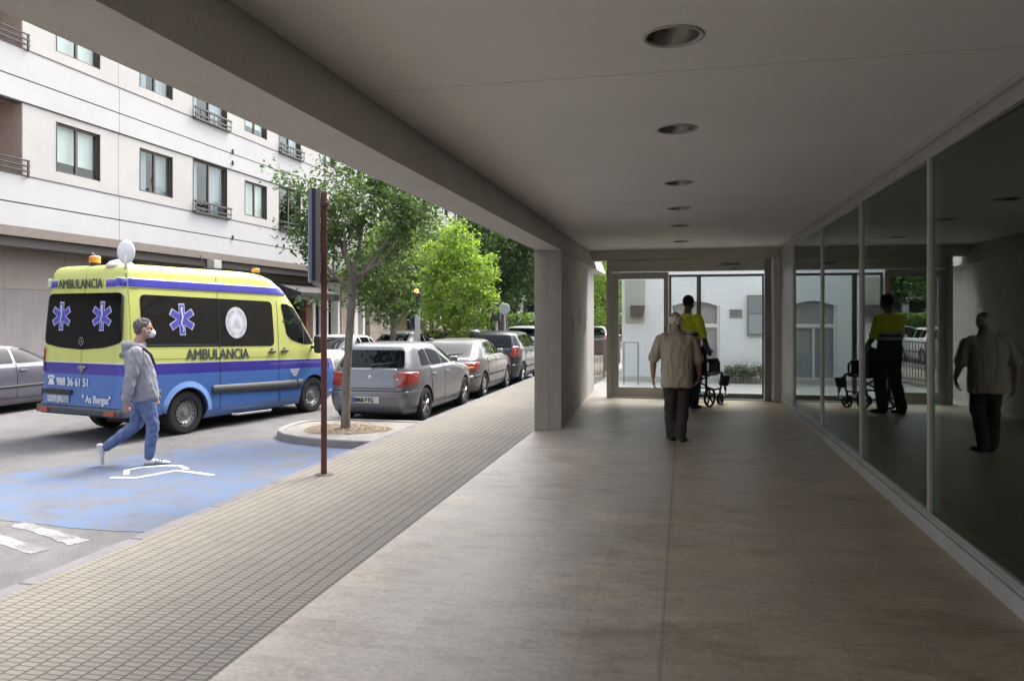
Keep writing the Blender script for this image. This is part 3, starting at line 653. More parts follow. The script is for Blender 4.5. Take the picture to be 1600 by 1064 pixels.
q = MB(); q.prism([(GX+0.13, 3.1), (GX+0.13, 2.45), (GX+1.5, 2.35), (GX+1.5, 2.65)], 27.2, 30.6, 'y'); q.build('canopy', mat('canopy_dark', (0.035, 0.033, 0.035), 0.7), aw)
aw2 = thing('shop_awning', (GX+0.5, 41.2, 2.5), 'pale green sloping awning over the brick shop front', 'awning')
q = MB(); q.prism([(GX+0.31, 3.2), (GX+0.31, 3.12), (GX+1.7, 2.65), (GX+1.7, 2.8)], 40.5, 45.5, 'y'); q.build('canopy', mat('canopy_green', (0.30, 0.36, 0.33), 0.7), aw2)
# alarm box and small lamps on the fascia
ab = MB(); ab.rbox((FX-0.4+0.55, 22.35, 3.42), (0.28, 0.42, 0.28), bev=0.02); tag(ab.build('alarm_box', mat('box_grey', (0.40, 0.38, 0.35), 0.5), None), 'small grey alarm box under the brown fascia above ambulance', 'alarm box')
for k, (yy, zz) in enumerate(((17.2, 3.38), (18.3, 3.36))):
    s_ = thing('spotlight', (FX-0.05, yy, 3.3), ['small spotlight under the brown fascia, left of the amber beacon', 'small spotlight under the brown fascia, directly behind the amber beacon'][k], 'spotlight', group='spotlights under the fascia')
    MB().tube([(FX-0.05, yy, 3.36), (FX+0.05, yy+0.05, 3.26)], 0.06, 12).build('housing', M_rl, s_)
    MB().tube([(FX+0.052, yy+0.051, 3.258), (FX+0.06, yy+0.055, 3.25)], 0.045, 12).build('lens', M_wht, s_)
# drain spouts on the bands
for k, (yy, zz) in enumerate(((23.6, 4.39), (23.6, 7.0), (23.6, 7.4))):
    q = MB(); q.rbox((FX+0.03, yy, zz+0.05), (0.06, 0.05, 0.16), bev=0.01); q.build('band_clip', M_fr, apt)

# drain cover in the gutter and small marks people leave behind
dn = MB(); dn.rbox((-4.28, 7.25, ROAD+0.003), (0.22, 0.42, 0.014), bev=0.004)
for k in range(7): dn.mi = 1; dn.box(-4.36, -4.20, 7.07+k*0.055, 7.09+k*0.055, ROAD+0.0101, ROAD+0.0112)
tag(dn.build('drain_cover', [mat('cast_iron', (0.06, 0.055, 0.055), 0.7, 0.3), M_dark], None), 'small dark iron drain cover in the gutter beside the blue parking bay', 'drain cover')
bp_ = MB(); random.seed(5)
for k in range(3):
    y_ = 12.9+k*1.25; t_ = (y_-11.6)/6.1; xw = -1.802-0.248*t_+0.004
    bp_ = MB(); bp_.rbox((xw+0.004, y_, 1.55+0.12*(k % 2)), (0.006, 0.21+0.05*k, 0.30), rz=R(2.3)); tag(bp_.build('paper_notice', mat('paper_grey', (0.50, 0.49, 0.46), 0.8), None), ['pale paper notice on the concrete side wall, nearest the pillar', 'pale paper notice in the middle of the concrete side wall', 'wider pale paper notice on the side wall, nearest the glass doors'][k], 'notice', 'paper notices on the side wall')
# ================================================================== VEHICLES
M_tyre = mat('tyre_rubber', (0.022, 0.022, 0.023), 0.85, bump=0.3, bscale=90); M_rim = mat('alloy_rim', (0.38, 0.38, 0.39), 0.35, 0.8); M_hub = mat('steel_rim', (0.30, 0.30, 0.31), 0.5, 0.5)
M_blk = mat('black_plastic', (0.03, 0.03, 0.032), 0.6, var=0.2, vscale=4); M_seam = mat('seam_black', (0.012, 0.012, 0.012), 0.8)
M_red = mat('tail_red', (0.30, 0.018, 0.012), 0.15, spec=0.8, coat=0.6); M_amb = mat('amber_lens', (0.75, 0.27, 0.02), 0.2, spec=0.7, coat=0.5)
M_clr = mat('clear_lens', (0.55, 0.55, 0.56), 0.1, 0.3); M_chr = mat('chrome', (0.6, 0.6, 0.6), 0.15, 1.0); M_plate = mat('plate_white', (0.62, 0.62, 0.60), 0.5); M_ink = mat('plate_ink', (0.02, 0.02, 0.02), 0.5)
def vglass(): return MATS.get('vehicle_glass') or mat('vehicle_glass', (0.004, 0.005, 0.006), 0.03, spec=0.3)

class Shell:
    """horizontal ring table: z, y_rear, y_front, half width, exponent"""
    def __init__(s, tab, nr=None): s.t = tab; s.z = [r[0] for r in tab]; s.nr = nr
    def at(s, z):
        return [float(np.interp(z, s.z, [r[k] for r in s.t])) for k in (1, 2, 3, 4)]
    def side(s, y, z):
        yr, yf, w, n = s.at(z); ym = (yr+yf)/2; h = (yf-yr)/2; u = min(0.999, abs((y-ym)/h)); n = s.nr if s.nr and y < ym else n; return w*(1-u**n)**(1/n)
    def rear(s, x, z):
        yr, yf, w, n = s.at(z); n = s.nr or n; ym = (yr+yf)/2; h = (yf-yr)/2; u = min(0.999, abs(x/w)); return ym-h*(1-u**n)**(1/n)
    def front(s, x, z):
        yr, yf, w, n = s.at(z); ym = (yr+yf)/2; h = (yf-yr)/2; u = min(0.999, abs(x/w)); return ym+h*(1-u**n)**(1/n)
    def ring(s, z, N=96):
        yr, yf, w, n = s.at(z); ym = (yr+yf)/2; h = (yf-yr)/2; out = []
        # points spread evenly along side and ends
        for q in range(4):
            for k in range(N//4):
                t = k/(N//4); a = (q*0.5+0.5*t)*pi - pi/4
                ca, sa = cos(a), sin(a); n_ = s.nr if s.nr and sa < 0 else n; m = (abs(ca)**n_+abs(sa)**n_)**(-1/n_)
                tx, ty = ca*m, sa*m; out.append((tx*w, ym+ty*h, z))
        return out
    def body(s, name, m, parent, wells, r, crown=0.02, sub=3, mats=None, width=None, cutd=0.30):
        mb = MB(); mb.smooth = True; zs = []
        for a, b in zip(s.z[:-1], s.z[1:]): zs += [a+(b-a)*k/sub for k in range(sub)]
        zs.append(s.z[-1]); rings = [s.ring(z) for z in zs]
        yr, yf, w, n = s.at(s.z[-1]); zt = s.z[-1]; top = rings[-1]
        for f_, dz in ((0.8, 0.45), (0.5, 0.8), (0.2, 0.97)):
            rings.append([(p[0]*f_, (yr+yf)/2+(p[1]-(yr+yf)/2)*f_, zt+crown*dz) for p in top])
        mb.loft(rings, True)
        me = mb.mesh(name, (mats or [m, M_blk])); o = link(name, me, parent, False)
        W = width or s.at(0.5)[2]
        for wy in wells:
            for sx in (-1, 1):
                c = MB(); c.lathe([(0.0001, -cutd), (r, -cutd), (r, 0.2), (0.0001, 0.2)], (sx*W, wy, r_c(r)), 'x', 40, True) if sx > 0 else c.lathe([(0.0001, -0.2), (r, -0.2), (r, cutd), (0.0001, cutd)], (sx*W, wy, r_c(r)), 'x', 40, True)
                co_ = c.build('cut', M_blk, parent, False); md = o.modifiers.new('b', 'BOOLEAN'); md.object = co_; md.operation = 'DIFFERENCE'; md.solver = 'EXACT'; md.material_mode = 'TRANSFER'
                applied(o); bpy.data.meshes.remove(co_.data)
        me = o.data
        for p in me.polygons:
            c = p.center
            if c.z < s.z[0]+0.01: p.material_index = 1
        me.polygons.foreach_set('use_smooth', [True]*len(me.polygons)); me.set_sharp_from_angle(angle=R(32)); return o
def r_c(r): return r*0.86
def span(poly, u):
    vs = []
    for (a, b), (c, d) in zip(poly, poly[1:]+poly[:1]):
        if (a-u)*(c-u) <= 0 and a != c: t = (u-a)/(c-a); vs.append(b+(d-b)*t)
    return (min(vs), max(vs)) if vs else None
def rounded(poly, r=0.05, k=4):
    out = []; n = len(poly)
    for i in range(n):
        p = Vector(poly[i]); a = Vector(poly[i-1]); b = Vector(poly[(i+1) % n]); da = (a-p); db = (b-p)
        rr = min(r, da.length*0.45, db.length*0.45); p0 = p+da.normalized()*rr; p1 = p+db.normalized()*rr
        for j in range(k+1): t = j/k; out.append(tuple(p0*(1-t)**2+p*2*t*(1-t)+p1*t*t))
    return out
def patch(poly, fn, name, m, parent, nu=18, nv=8, th=0.0, label=None, r=0.0):
    if r: poly = rounded(poly, r)
    u0 = min(p[0] for p in poly); u1 = max(p[0] for p in poly); e = (u1-u0)*0.0015; vs = []
    us = sorted(set([u0+e+(u1-u0-2*e)*k/nu for k in range(nu+1)] + [min(max(p[0], u0+e), u1-e) for p in poly]))
    us = [us[0]]+[b for a, b in zip(us[:-1], us[1:]) if b-a > 1e-5]
    for u in us:
        lo, hi = span(poly, u)
        for j in range(nv+1): vs.append(fn(u, lo+(hi-lo)*j/nv))
    n = len(us); mb = MB(); mb.smooth = True
    mb.add(vs, [(i*(nv+1)+j, (i+1)*(nv+1)+j, (i+1)*(nv+1)+j+1, i*(nv+1)+j+1) for i in range(n-1) for j in range(nv)])
    me = mb.mesh(name, m, recalc=False); o = link(name, me, parent, False)
    if th:
        # real thickness: back copy shifted towards the vehicle centre line
        md = o.modifiers.new('s', 'SOLIDIFY'); md.thickness = th; md.offset = 0; applied(o)
    if label: o['label'] = label
    return o
def fside(S, sx, eps=0.006): return lambda y, z: (sx*(S.side(y, z)+eps), y, z)
def frear(S, eps=0.006): return lambda x, z: (x, S.rear(x, z)-eps, z)
def ffront(S, eps=0.006): return lambda x, z: (x, S.front(x, z)+eps, z)
def wheel(x, y, r, w, sx, parent, style='alloy', spokes=5):
    t = MB(); t.smooth = True; ri = r*0.66
    t.lathe([(ri, -w/2+0.01), (ri+0.01, -w/2), (r-0.03, -w/2), (r-0.008, -w/2+0.02), (r, -w/2+0.045), (r, w/2-0.045), (r-0.008, w/2-0.02), (r-0.03, w/2), (ri+0.01, w/2), (ri, w/2-0.01)], (x, y, r), 'x', 40)
    for k in range(3): pass
    o = t.build('wheel', M_tyre, parent, False, smooth=35)
    q = MB(); q.smooth = True; xo = x+sx*(w/2-0.03)
    q.lathe([(ri+0.001, -sx*0.0), (ri-0.012, sx*0.012), (ri-0.03, -sx*0.03), (ri-0.035, -sx*0.10)], (xo, y, r), 'x', 32)
    if style == 'alloy':
        for k in range(spokes):
            a = 2*pi*k/spokes+0.3
            for d in (-0.12, 0.12):
                p0 = (xo+sx*0.012, y+0.035*cos(a), r+0.035*sin(a)); p1 = (xo+sx*0.006, y+(ri-0.015)*cos(a+d), r+(ri-0.015)*sin(a+d)); q.tube([p0, p1], [0.018, 0.013], 6)
        q.lathe([(0.0, sx*0.022), (0.03, sx*0.02), (0.045, sx*0.008), (0.05, -sx*0.03)], (xo, y, r), 'x', 16)
        m = M_rim
    elif style == 'cover':
        q.lathe([(0.0, sx*0.02), (0.06, sx*0.016), (ri-0.04, sx*0.02), (ri-0.01, sx*0.0)], (xo, y, r), 'x', 28)
        for k in range(8): a = 2*pi*k/8; q.rbox((xo+sx*0.02, y+ri*0.55*cos(a), r+ri*0.55*sin(a)), (0.008, ri*0.5, 0.02), 0, a)
        m = M_rim
    else:
        q.lathe([(0.0, -sx*0.005), (0.06, -sx*0.005), (0.075, -sx*0.03), (ri*0.62, -sx*0.035), (ri*0.74, -sx*0.01), (ri*0.80, sx*0.0)], (xo, y, r), 'x', 32)
        m = M_hub
    if style == 'steel':
        q.mi = 1
        for k in range(16):
            a = 2*pi*k/16; q.rbox((xo-sx*0.010, y+ri*0.80*cos(a), r+ri*0.80*sin(a)), (0.012, ri*0.20, ri*0.10), 0, a)
    rim = q.build('rim', [m, M_seam], o, False, smooth=40)
    if style == 'steel':
        h = MB(); h.lathe([(0, 0.012*sx), (0.05, 0.012*sx), (0.058, -0.02*sx)], (xo, y, r), 'x', 16); h.build('hub_cap', M_hub, o, False)
    else:
        h = MB(); h.lathe([(0.0, -sx*0.06), (ri-0.034, -sx*0.06)], (xo, y, r), 'x', 24); h.build('brake_disc', M_seam, o, False)
    return o

def car(loc, rz, paint, label, kind, plate=None, style='alloy', detail=2, group='cars parked along the kerb', tab=None, **P):
    t = thing('parked_car', loc, label, 'car', rz, group)
    if tab is None: tab = TABS[kind]['tab']
    K = dict(TABS[kind]); K.update(P); S = Shell(tab, K.get('nr', 8)); r = K['r']; wr, wf = K['wheels']
    W = max(q[3] for q in tab)
    body = S.body('body', paint, t, (wr, wf), (r+0.045)/1.0, crown=K.get('crown', 0.02), width=W)
    G = vglass()
    for sx in (-1, 1):
        for y in (wr, wf): wheel(sx*(W-0.105), y, r, 0.19, sx, t, style)
        for poly in K['side_glass']: patch(poly, fside(S, sx, 0.004), 'side_window', G, t, r=0.04)
        if detail:
            for poly in K['doors']:
                d = patch(poly, fside(S, sx, 0.003), 'door', paint, t, nu=14, nv=10, th=0.008, r=0.05)
                yh = poly[0][0]+0.12 if 'handle_rear' in K else min(p[0] for p in poly)+0.14; zh = K['handle_z']
                h = MB(); h.rbox((sx*(S.side(yh, zh)+0.02), yh, zh), (0.03, 0.16, 0.026), bev=0.008); h.build('handle', paint, d, False)
            for poly in K.get('moulding', []): patch(poly, fside(S, sx, 0.010), 'moulding', M_blk, t, nu=14, nv=2, th=0.006)
        patch(K['tail_side'], fside(S, sx, 0.008), 'tail_light', M_red, t, 8, 6, th=0.004, r=0.03)
        patch([(sx*a, b) for a, b in K['tail_rear']], frear(S, 0.013), 'tail_light', M_red, t, 8, 6, th=0.004, r=0.03)
        if 'tail_amber' in K: patch([(sx*a, b) for a, b in K['tail_amber']], frear(S, 0.018), 'indicator', M_amb, t, 5, 3, th=0.004)
        mz = K['mirror']; mm = MB(); mm.rbox((sx*(S.side(mz[0], mz[1])+0.10), mz[0], mz[1]), (0.18, 0.10, 0.12), bev=0.035); mm.build('mirror', paint, t, False)
        patch([(sx*a, b) for a, b in K['head']], ffront(S, 0.005), 'headlight', M_clr, t, 6, 4, th=0.004, r=0.03)
    rg = patch(K['rear_glass'], frear(S, 0.005), 'rear_window', G, t, r=0.05)
    patch(K['wind'], ffront(S, 0.005), 'windscreen', G, t, r=0.05)
    if detail:
        hb = K['hatch']; tl = patch(hb, frear(S, 0.003), 'tailgate', paint, t, 14, 12, th=0.008, r=0.05) if hb else None
        lb = MB(); zl = K['badge']; lb.lathe([(0.001, 0.0), (0.03, 0.0), (0.036, 0.008)], (0, S.rear(0, zl)-0.016, zl), 'y', 20); lb.build('badge', M_chr, t, False)
        zb = K['bump']; patch([(-W*0.9, zb), (W*0.9, zb), (W*0.9, zb+0.016), (-W*0.9, zb+0.016)], frear(S, 0.004), 'bumper_seam', M_seam, t, 20, 1)
        patch([(-W*0.72, 0.17), (W*0.72, 0.17), (W*0.72, 0.235), (-W*0.72, 0.235)], frear(S, 0.006), 'rear_valance', M_blk, t, 20, 2, th=0.004)
        wp = MB(); zw = K['rear_glass'][0][1]+0.03; wp.tube([(0.0, S.rear(0, zw)-0.03, zw), (0.10, S.rear(0.1, zw+0.02)-0.03, zw+0.02), (0.38, S.rear(0.38, zw+0.05)-0.02, zw+0.045)], [0.014, 0.009, 0.006], 6)
        if K.get('wiper', True): wp.build('rear_wiper', M_blk, t, False)
        if K.get('aerial'): a_ = MB(); a_.prism([(0.0, 0.0), (0.14, 0.0), (0.03, 0.06)], -0.012, 0.012, 'x'); a_.xf(Matrix.Translation((0, K['aerial'], tab[-1][0]+0.012))); a_.build('aerial', M_blk, t, False)
    if plate:
        px, pz = K['plate']; yb = S.rear(px, pz); pp = MB(); pp.rbox((px, yb-0.014, pz), (0.48, 0.012, 0.105), bev=0.003); po = pp.build('number_plate', M_plate, t, False)
        text_mesh(plate, 0.098, lambda a, b: Vector((px-0.205+a, yb-0.0225, pz-0.034+b)), 'plate_text', M_ink, po, bold=0.006, xs=0.86)
        pp = MB(); pp.box(px-0.238, px-0.205, yb-0.0222, yb-0.0202, pz-0.05, pz+0.05); pp.build('plate_band', mat('euro_blue', (0.03, 0.08, 0.4), 0.5), po, False)
    return t

TABS = {}
TABS['hatch'] = dict(r=0.295, wheels=(0.72, 3.06), crown=0.022, handle_z=0.80, badge=0.79, bump=0.56, aerial=0.98, plate=(-0.02, 0.42), mirror=(2.72, 0.97),
  tab=[(0.15, 0.16, 3.66, 0.70, 5), (0.20, 0.07, 3.76, 0.76, 5), (0.32, 0.02, 3.84, 0.795, 5.5), (0.46, -0.01, 3.87, 0.805, 6), (0.55, 0.0, 3.87, 0.808, 6), (0.575, 0.03, 3.86, 0.806, 6), (0.68, 0.05, 3.82, 0.806, 6), (0.76, 0.07, 3.72, 0.80, 6), (0.82, 0.10, 3.50, 0.790, 6),
       (0.87, 0.115, 3.20, 0.782, 6), (0.91, 0.13, 2.95, 0.772, 6), (0.94, 0.145, 2.84, 0.758, 5.5), (1.02, 0.20, 2.66, 0.725, 5), (1.14, 0.29, 2.38, 0.668, 5), (1.25, 0.37, 2.12, 0.610, 5), (1.30, 0.41, 1.98, 0.575, 4.5), (1.33, 0.47, 1.86, 0.53, 4), (1.35, 0.60, 1.70, 0.47, 3.5)],
  rear_glass=[(-0.60, 0.955), (0.60, 0.955), (0.52, 1.245), (-0.52, 1.245)], wind=[(-0.66, 0.96), (0.66, 0.96), (0.50, 1.29), (-0.50, 1.29)],
  side_glass=[[(0.60, 0.975), (1.02, 0.965), (1.02, 1.255), (0.72, 1.215)], [(1.08, 0.965), (1.66, 0.955), (1.66, 1.275), (1.08, 1.262)], [(1.72, 0.955), (2.62, 0.955), (2.10, 1.22), (1.90, 1.275), (1.72, 1.275)]],
  doors=[[(1.08, 0.30), (1.70, 0.26), (1.70, 0.94), (0.98, 0.94), (0.98, 0.72)], [(1.715, 0.26), (2.56, 0.26), (2.66, 0.60), (2.66, 0.94), (1.715, 0.94)]],
  hatch=[(-0.485, 0.60), (0.485, 0.60), (0.485, 0.94), (-0.485, 0.94)],
  tail_side=[(0.06, 0.66), (0.30, 0.72), (0.36, 0.80), (0.18, 0.88), (0.09, 0.88)], tail_rear=[(0.50, 0.635), (0.785, 0.66), (0.765, 0.885), (0.56, 0.885)],
  head=[(0.45, 0.62), (0.75, 0.62), (0.72, 0.74), (0.40, 0.72)])
TABS['saloon'] = dict(r=0.285, wheels=(0.78, 3.02), crown=0.02, handle_z=0.80, badge=0.80, bump=0.54, plate=(0, 0.42), mirror=(2.72, 0.96), wiper=True,
  tab=[(0.16, 0.14, 3.75, 0.70, 5), (0.22, 0.05, 3.85, 0.755, 5), (0.36, 0.0, 3.92, 0.785, 6), (0.52, -0.02, 3.94, 0.79, 6), (0.545, 0.02, 3.93, 0.788, 6), (0.66, 0.04, 3.88, 0.79, 6), (0.76, 0.07, 3.72, 0.785, 6), (0.83, 0.12, 3.4, 0.775, 6),
       (0.88, 0.16, 3.10, 0.765, 6), (0.92, 0.24, 2.86, 0.75, 5.5), (1.0, 0.40, 2.68, 0.715, 5), (1.12, 0.62, 2.42, 0.655, 5), (1.21, 0.80, 2.20, 0.605, 5), (1.255, 0.92, 2.06, 0.57, 4.5), (1.28, 1.02, 1.94, 0.52, 4), (1.295, 1.16, 1.80, 0.45, 3.5)],
  rear_glass=[(-0.58, 0.925), (0.58, 0.925), (0.49, 1.235), (-0.49, 1.235)], wind=[(-0.64, 0.94), (0.64, 0.94), (0.49, 1.25), (-0.49, 1.25)],
  side_glass=[[(0.66, 0.95), (1.12, 0.945), (1.12, 1.20), (1.0, 1.18)], [(1.18, 0.945), (1.72, 0.94), (1.72, 1.235), (1.18, 1.225)], [(1.78, 0.94), (2.60, 0.94), (2.14, 1.18), (2.0, 1.235), (1.78, 1.235)]],
  doors=[[(1.14, 0.30), (1.75, 0.26), (1.75, 0.925), (1.02, 0.925), (1.02, 0.72)], [(1.765, 0.26), (2.54, 0.26), (2.62, 0.6), (2.62, 0.925), (1.765, 0.925)]],
  hatch=[(-0.35, 0.58), (0.35, 0.58), (0.35, 0.90), (-0.35, 0.90)], moulding=[[(0.12, 0.50), (0.40, 0.50), (0.40, 0.54), (0.12, 0.54)], [(1.10, 0.48), (2.62, 0.48), (2.62, 0.53), (1.10, 0.53)]],
  tail_side=[(0.07, 0.64), (0.22, 0.64), (0.22, 0.80), (0.10, 0.80)], tail_rear=[(0.36, 0.635), (0.77, 0.64), (0.76, 0.82), (0.38, 0.82)], tail_amber=[(0.42, 0.69), (0.70, 0.69), (0.70, 0.73), (0.42, 0.73)],
  head=[(0.40, 0.60), (0.74, 0.62), (0.72, 0.72), (0.38, 0.72)])
TABS['mpv'] = dict(r=0.30, wheels=(0.70, 3.05), crown=0.03, handle_z=0.84, badge=0.86, bump=0.55, plate=(0, 0.66), mirror=(2.8, 1.02),
  tab=[(0.17, 0.12, 3.60, 0.70, 5), (0.24, 0.04, 3.74, 0.76, 5), (0.42, 0.0, 3.82, 0.79, 6), (0.55, -0.03, 3.83, 0.80, 6), (0.58, 0.02, 3.82, 0.80, 6), (0.76, 0.03, 3.76, 0.80, 6), (0.90, 0.05, 3.45, 0.79, 6), (0.97, 0.06, 3.15, 0.78, 6), (1.02, 0.08, 3.0, 0.765, 6),
       (1.12, 0.12, 2.8, 0.73, 6), (1.25, 0.19, 2.5, 0.675, 6), (1.33, 0.25, 2.3, 0.63, 5.5), (1.37, 0.30, 2.15, 0.59, 5), (1.395, 0.40, 2.0, 0.52, 4)],
  rear_glass=[(-0.60, 1.0), (0.60, 1.0), (0.55, 1.33), (-0.55, 1.33)], wind=[(-0.66, 1.03), (0.66, 1.03), (0.54, 1.34), (-0.54, 1.34)],
  side_glass=[[(0.42, 1.05), (0.95, 1.0), (0.95, 1.31), (0.55, 1.30)], [(1.0, 1.0), (1.65, 0.99), (1.65, 1.325), (1.0, 1.315)], [(1.71, 0.99), (2.75, 0.99), (2.3, 1.24), (2.05, 1.325), (1.71, 1.325)]],
  doors=[[(1.05, 0.30), (1.68, 0.26), (1.68, 0.97), (0.96, 0.97), (0.96, 0.72)], [(1.695, 0.26), (2.56, 0.26), (2.66, 0.6), (2.66, 0.97), (1.695, 0.97)]],
  hatch=[(-0.55, 0.60), (0.55, 0.60), (0.55, 0.98), (-0.55, 0.98)], moulding=[[(1.05, 0.44), (2.6, 0.44), (2.6, 0.50), (1.05, 0.50)]],
  tail_side=[(0.06, 0.80), (0.24, 0.82), (0.36, 1.02), (0.12, 1.04)], tail_rear=[(0.56, 0.76), (0.785, 0.78), (0.74, 1.04), (0.62, 1.04)], head=[(0.42, 0.64), (0.75, 0.66), (0.72, 0.80), (0.40, 0.78)])
def paint(name, c, metal=0.5, rough=0.38): return mat(name, c, rough, metal, var=0.05, vscale=2.5, coat=0.7)
P_silver = paint('silver_blue_paint', (0.175, 0.178, 0.198)); P_gold = paint('grey_beige_paint', (0.20, 0.19, 0.185)); P_dark = paint('dark_grey_paint', (0.035, 0.038, 0.048), 0.4)
P_violet = paint('violet_grey_paint', (0.13, 0.125, 0.165)); P_white = mat('white_paint', (0.7, 0.7, 0.71), 0.35, coat=0.6); P_red = paint('dull_red_paint', (0.26, 0.05, 0.04), 0.1); P_lt = paint('light_silver_paint', (0.5, 0.51, 0.53)); P_blk = paint('black_paint', (0.02, 0.021, 0.025), 0.2)
P_gold2 = P_gold
car((-5.20, 11.88, ROAD), R(-0.5), P_silver, 'silver blue hatchback parked behind the slim street tree', 'hatch', '8868 FTG')
c2 = car((-5.15, 15.72, ROAD), R(0), P_gold, 'grey beige older hatchback with pale rear window, second in the kerb row', 'saloon', 'OU 6123 V', 'cover')
car((-4.98, 19.15, ROAD), R(0), P_dark, 'dark grey tall hatchback half hidden by the concrete pillar', 'mpv', '2140 GKB')
car((-7.15, 23.6, ROAD), R(0), P_blk, 'black estate car on the roadway behind the kerb row', 'mpv', None, detail=1, group='cars on the roadway')
car((-6.5, 30.2, ROAD), R(0), P_white, 'white high-roofed car far down the roadway beside the pillar', 'mpv', None, detail=1, group='cars on the roadway')
car((-9.6, 23.5, ROAD), R(0), P_lt, 'light silver car seen above the roof of the silver blue hatchback', 'saloon', None, detail=1, group='cars on the roadway')
car((-9.9, 28.6, ROAD), R(0), P_red, 'dull red car far down the street left of the road sign', 'saloon', None, detail=1, group='cars on the roadway')
car((-9.5, 21.5, ROAD), R(180), P_lt, 'pale silver car facing the camera just past the ambulance nose', 'saloon', None, detail=1, group='cars on the roadway')
car((-13.1, 10.1, ROAD), R(0), P_violet, 'violet grey saloon parked across the street left of the ambulance', 'saloon', None, 'cover', group='cars across the street', tab=[(z, a, b, w_*1.02, n) for z, a, b, w_, n in TABS['saloon']['tab']])
car((-3.95, 33.0, -0.13), R(8), P_dark, 'dark blue car seen through the gap left of the glass doors', 'mpv', None, detail=1, group='cars on the roadway')
car((-5.2, 38.0, -0.13), R(90), P_white, 'white car parked crosswise seen in the gap left of the glass doors', 'mpv', None, detail=1, group='cars on the roadway')

# ------------------------------------------------------------------ ambulance
AH = R(-12.2); ORG = Vector((-7.757, 9.235)); hd = Vector((sin(R(12.2)), cos(R(12.2)))); rt = Vector((cos(R(12.2)), -sin(R(12.2))))
CXL = 0.95
A0 = ORG - rt*CXL
amb = thing('ambulance', (A0.x, A0.y, ROAD), 'yellow and blue high-roofed ambulance van standing in the road with amber beacons', 'ambulance', AH)
W_ = 0.95
atab = [(0.20, 0.90, 4.75, 0.88, 12), (0.28, 0.80, 4.85, 0.93, 12), (0.365, 0.74, 4.92, 0.95, 12), (0.37, 0.0, 4.92, 0.95, 12), (0.60, 0.01, 4.94, 0.955, 12), (0.80, 0.02, 4.92, 0.955, 12), (0.98, 0.03, 4.82, 0.955, 12), (1.06, 0.03, 4.72, 0.953, 12), (1.16, 0.035, 4.56, 0.950, 12), (1.25, 0.04, 4.38, 0.946, 12), (1.34, 0.045, 4.26, 0.940, 12),
        (1.6, 0.055, 4.06, 0.925, 12), (1.9, 0.07, 3.83, 0.905, 12), (2.1, 0.085, 3.66, 0.888, 11), (2.25, 0.10, 3.52, 0.872, 11), (2.38, 0.115, 3.36, 0.858, 10), (2.48, 0.135, 3.2, 0.842, 10), (2.545, 0.17, 3.02, 0.815, 9), (2.575, 0.21, 2.85, 0.785, 9), (2.592, 0.27, 2.6, 0.74, 8)]
M_body = None
def amb_mat():
    m, N, L, b = nodes_mat('ambulance_paint')
    tc = N.new('ShaderNodeTexCoord').outputs['Object']; sep = N.new('ShaderNodeSeparateXYZ'); L.new(tc, sep.inputs[0])
    ad = N.new('ShaderNodeMath'); ad.operation = 'MULTIPLY_ADD'; ad.inputs[1].default_value = 0.030; L.new(sep.outputs[1], ad.inputs[0]); L.new(sep.outputs[2], ad.inputs[2])
    dv = N.new('ShaderNodeMath'); dv.operation = 'DIVIDE'; dv.inputs[1].default_value = 3.0; L.new(ad.outputs[0], dv.inputs[0])
    r = ramp(N, [(0.0, (0.065, 0.16, 0.44)), (0.97/3, (0.045, 0.035, 0.30)), (1.135/3, (0.62, 0.66, 0.50)), (1.15/3, (0.58, 0.61, 0.18))], 'CONSTANT'); L.new(dv.outputs[0], r.inputs[0])
    n = noise_n(N, L, tc, 2.5, 5); r2 = ramp(N, [(0.3, g3(0.93)), (0.7, g3(1.04))]); L.new(n.outputs['Fac'], r2.inputs[0])
    c = mix(N, L, r.outputs[0], r2.outputs[0], 1.0, 'MULTIPLY'); L.new(c, b.inputs['Base Color'])
    b.inputs['Roughness'].default_value = 0.32; b.inputs['Coat Weight'].default_value = 0.4; b.inputs['Coat Roughness'].default_value = 0.08
    return m
M_amb_p = amb_mat(); S = Shell(atab, 26)
WY = (1.12, 4.10); WR = 0.335
S.body('body', M_amb_p, amb, WY, 0.385, crown=0.025, width=0.95, cutd=0.34)
M_band = mat('band_blue', (0.062, 0.055, 0.38), 0.35, coat=0.3); M_bandw = mat('band_edge', (0.62, 0.66, 0.50), 0.4); M_grey = mat('rub_strip_grey', (0.065, 0.07, 0.08), 0.55); M_lbl = mat('light_blue_arch', (0.20, 0.33, 0.66), 0.4)
M_letw = mat('letter_white', (0.7, 0.72, 0.76), 0.5); M_letd = mat('letter_dark', (0.05, 0.055, 0.07), 0.5); M_star = mat('star_blue', (0.085, 0.075, 0.42), 0.5); M_starw = mat('star_white', (0.55, 0.56, 0.72), 0.5)
vg = vglass()
M_vwin = mat('tinted_window', (0.015, 0.0135, 0.012), 0.05, spec=0.4)
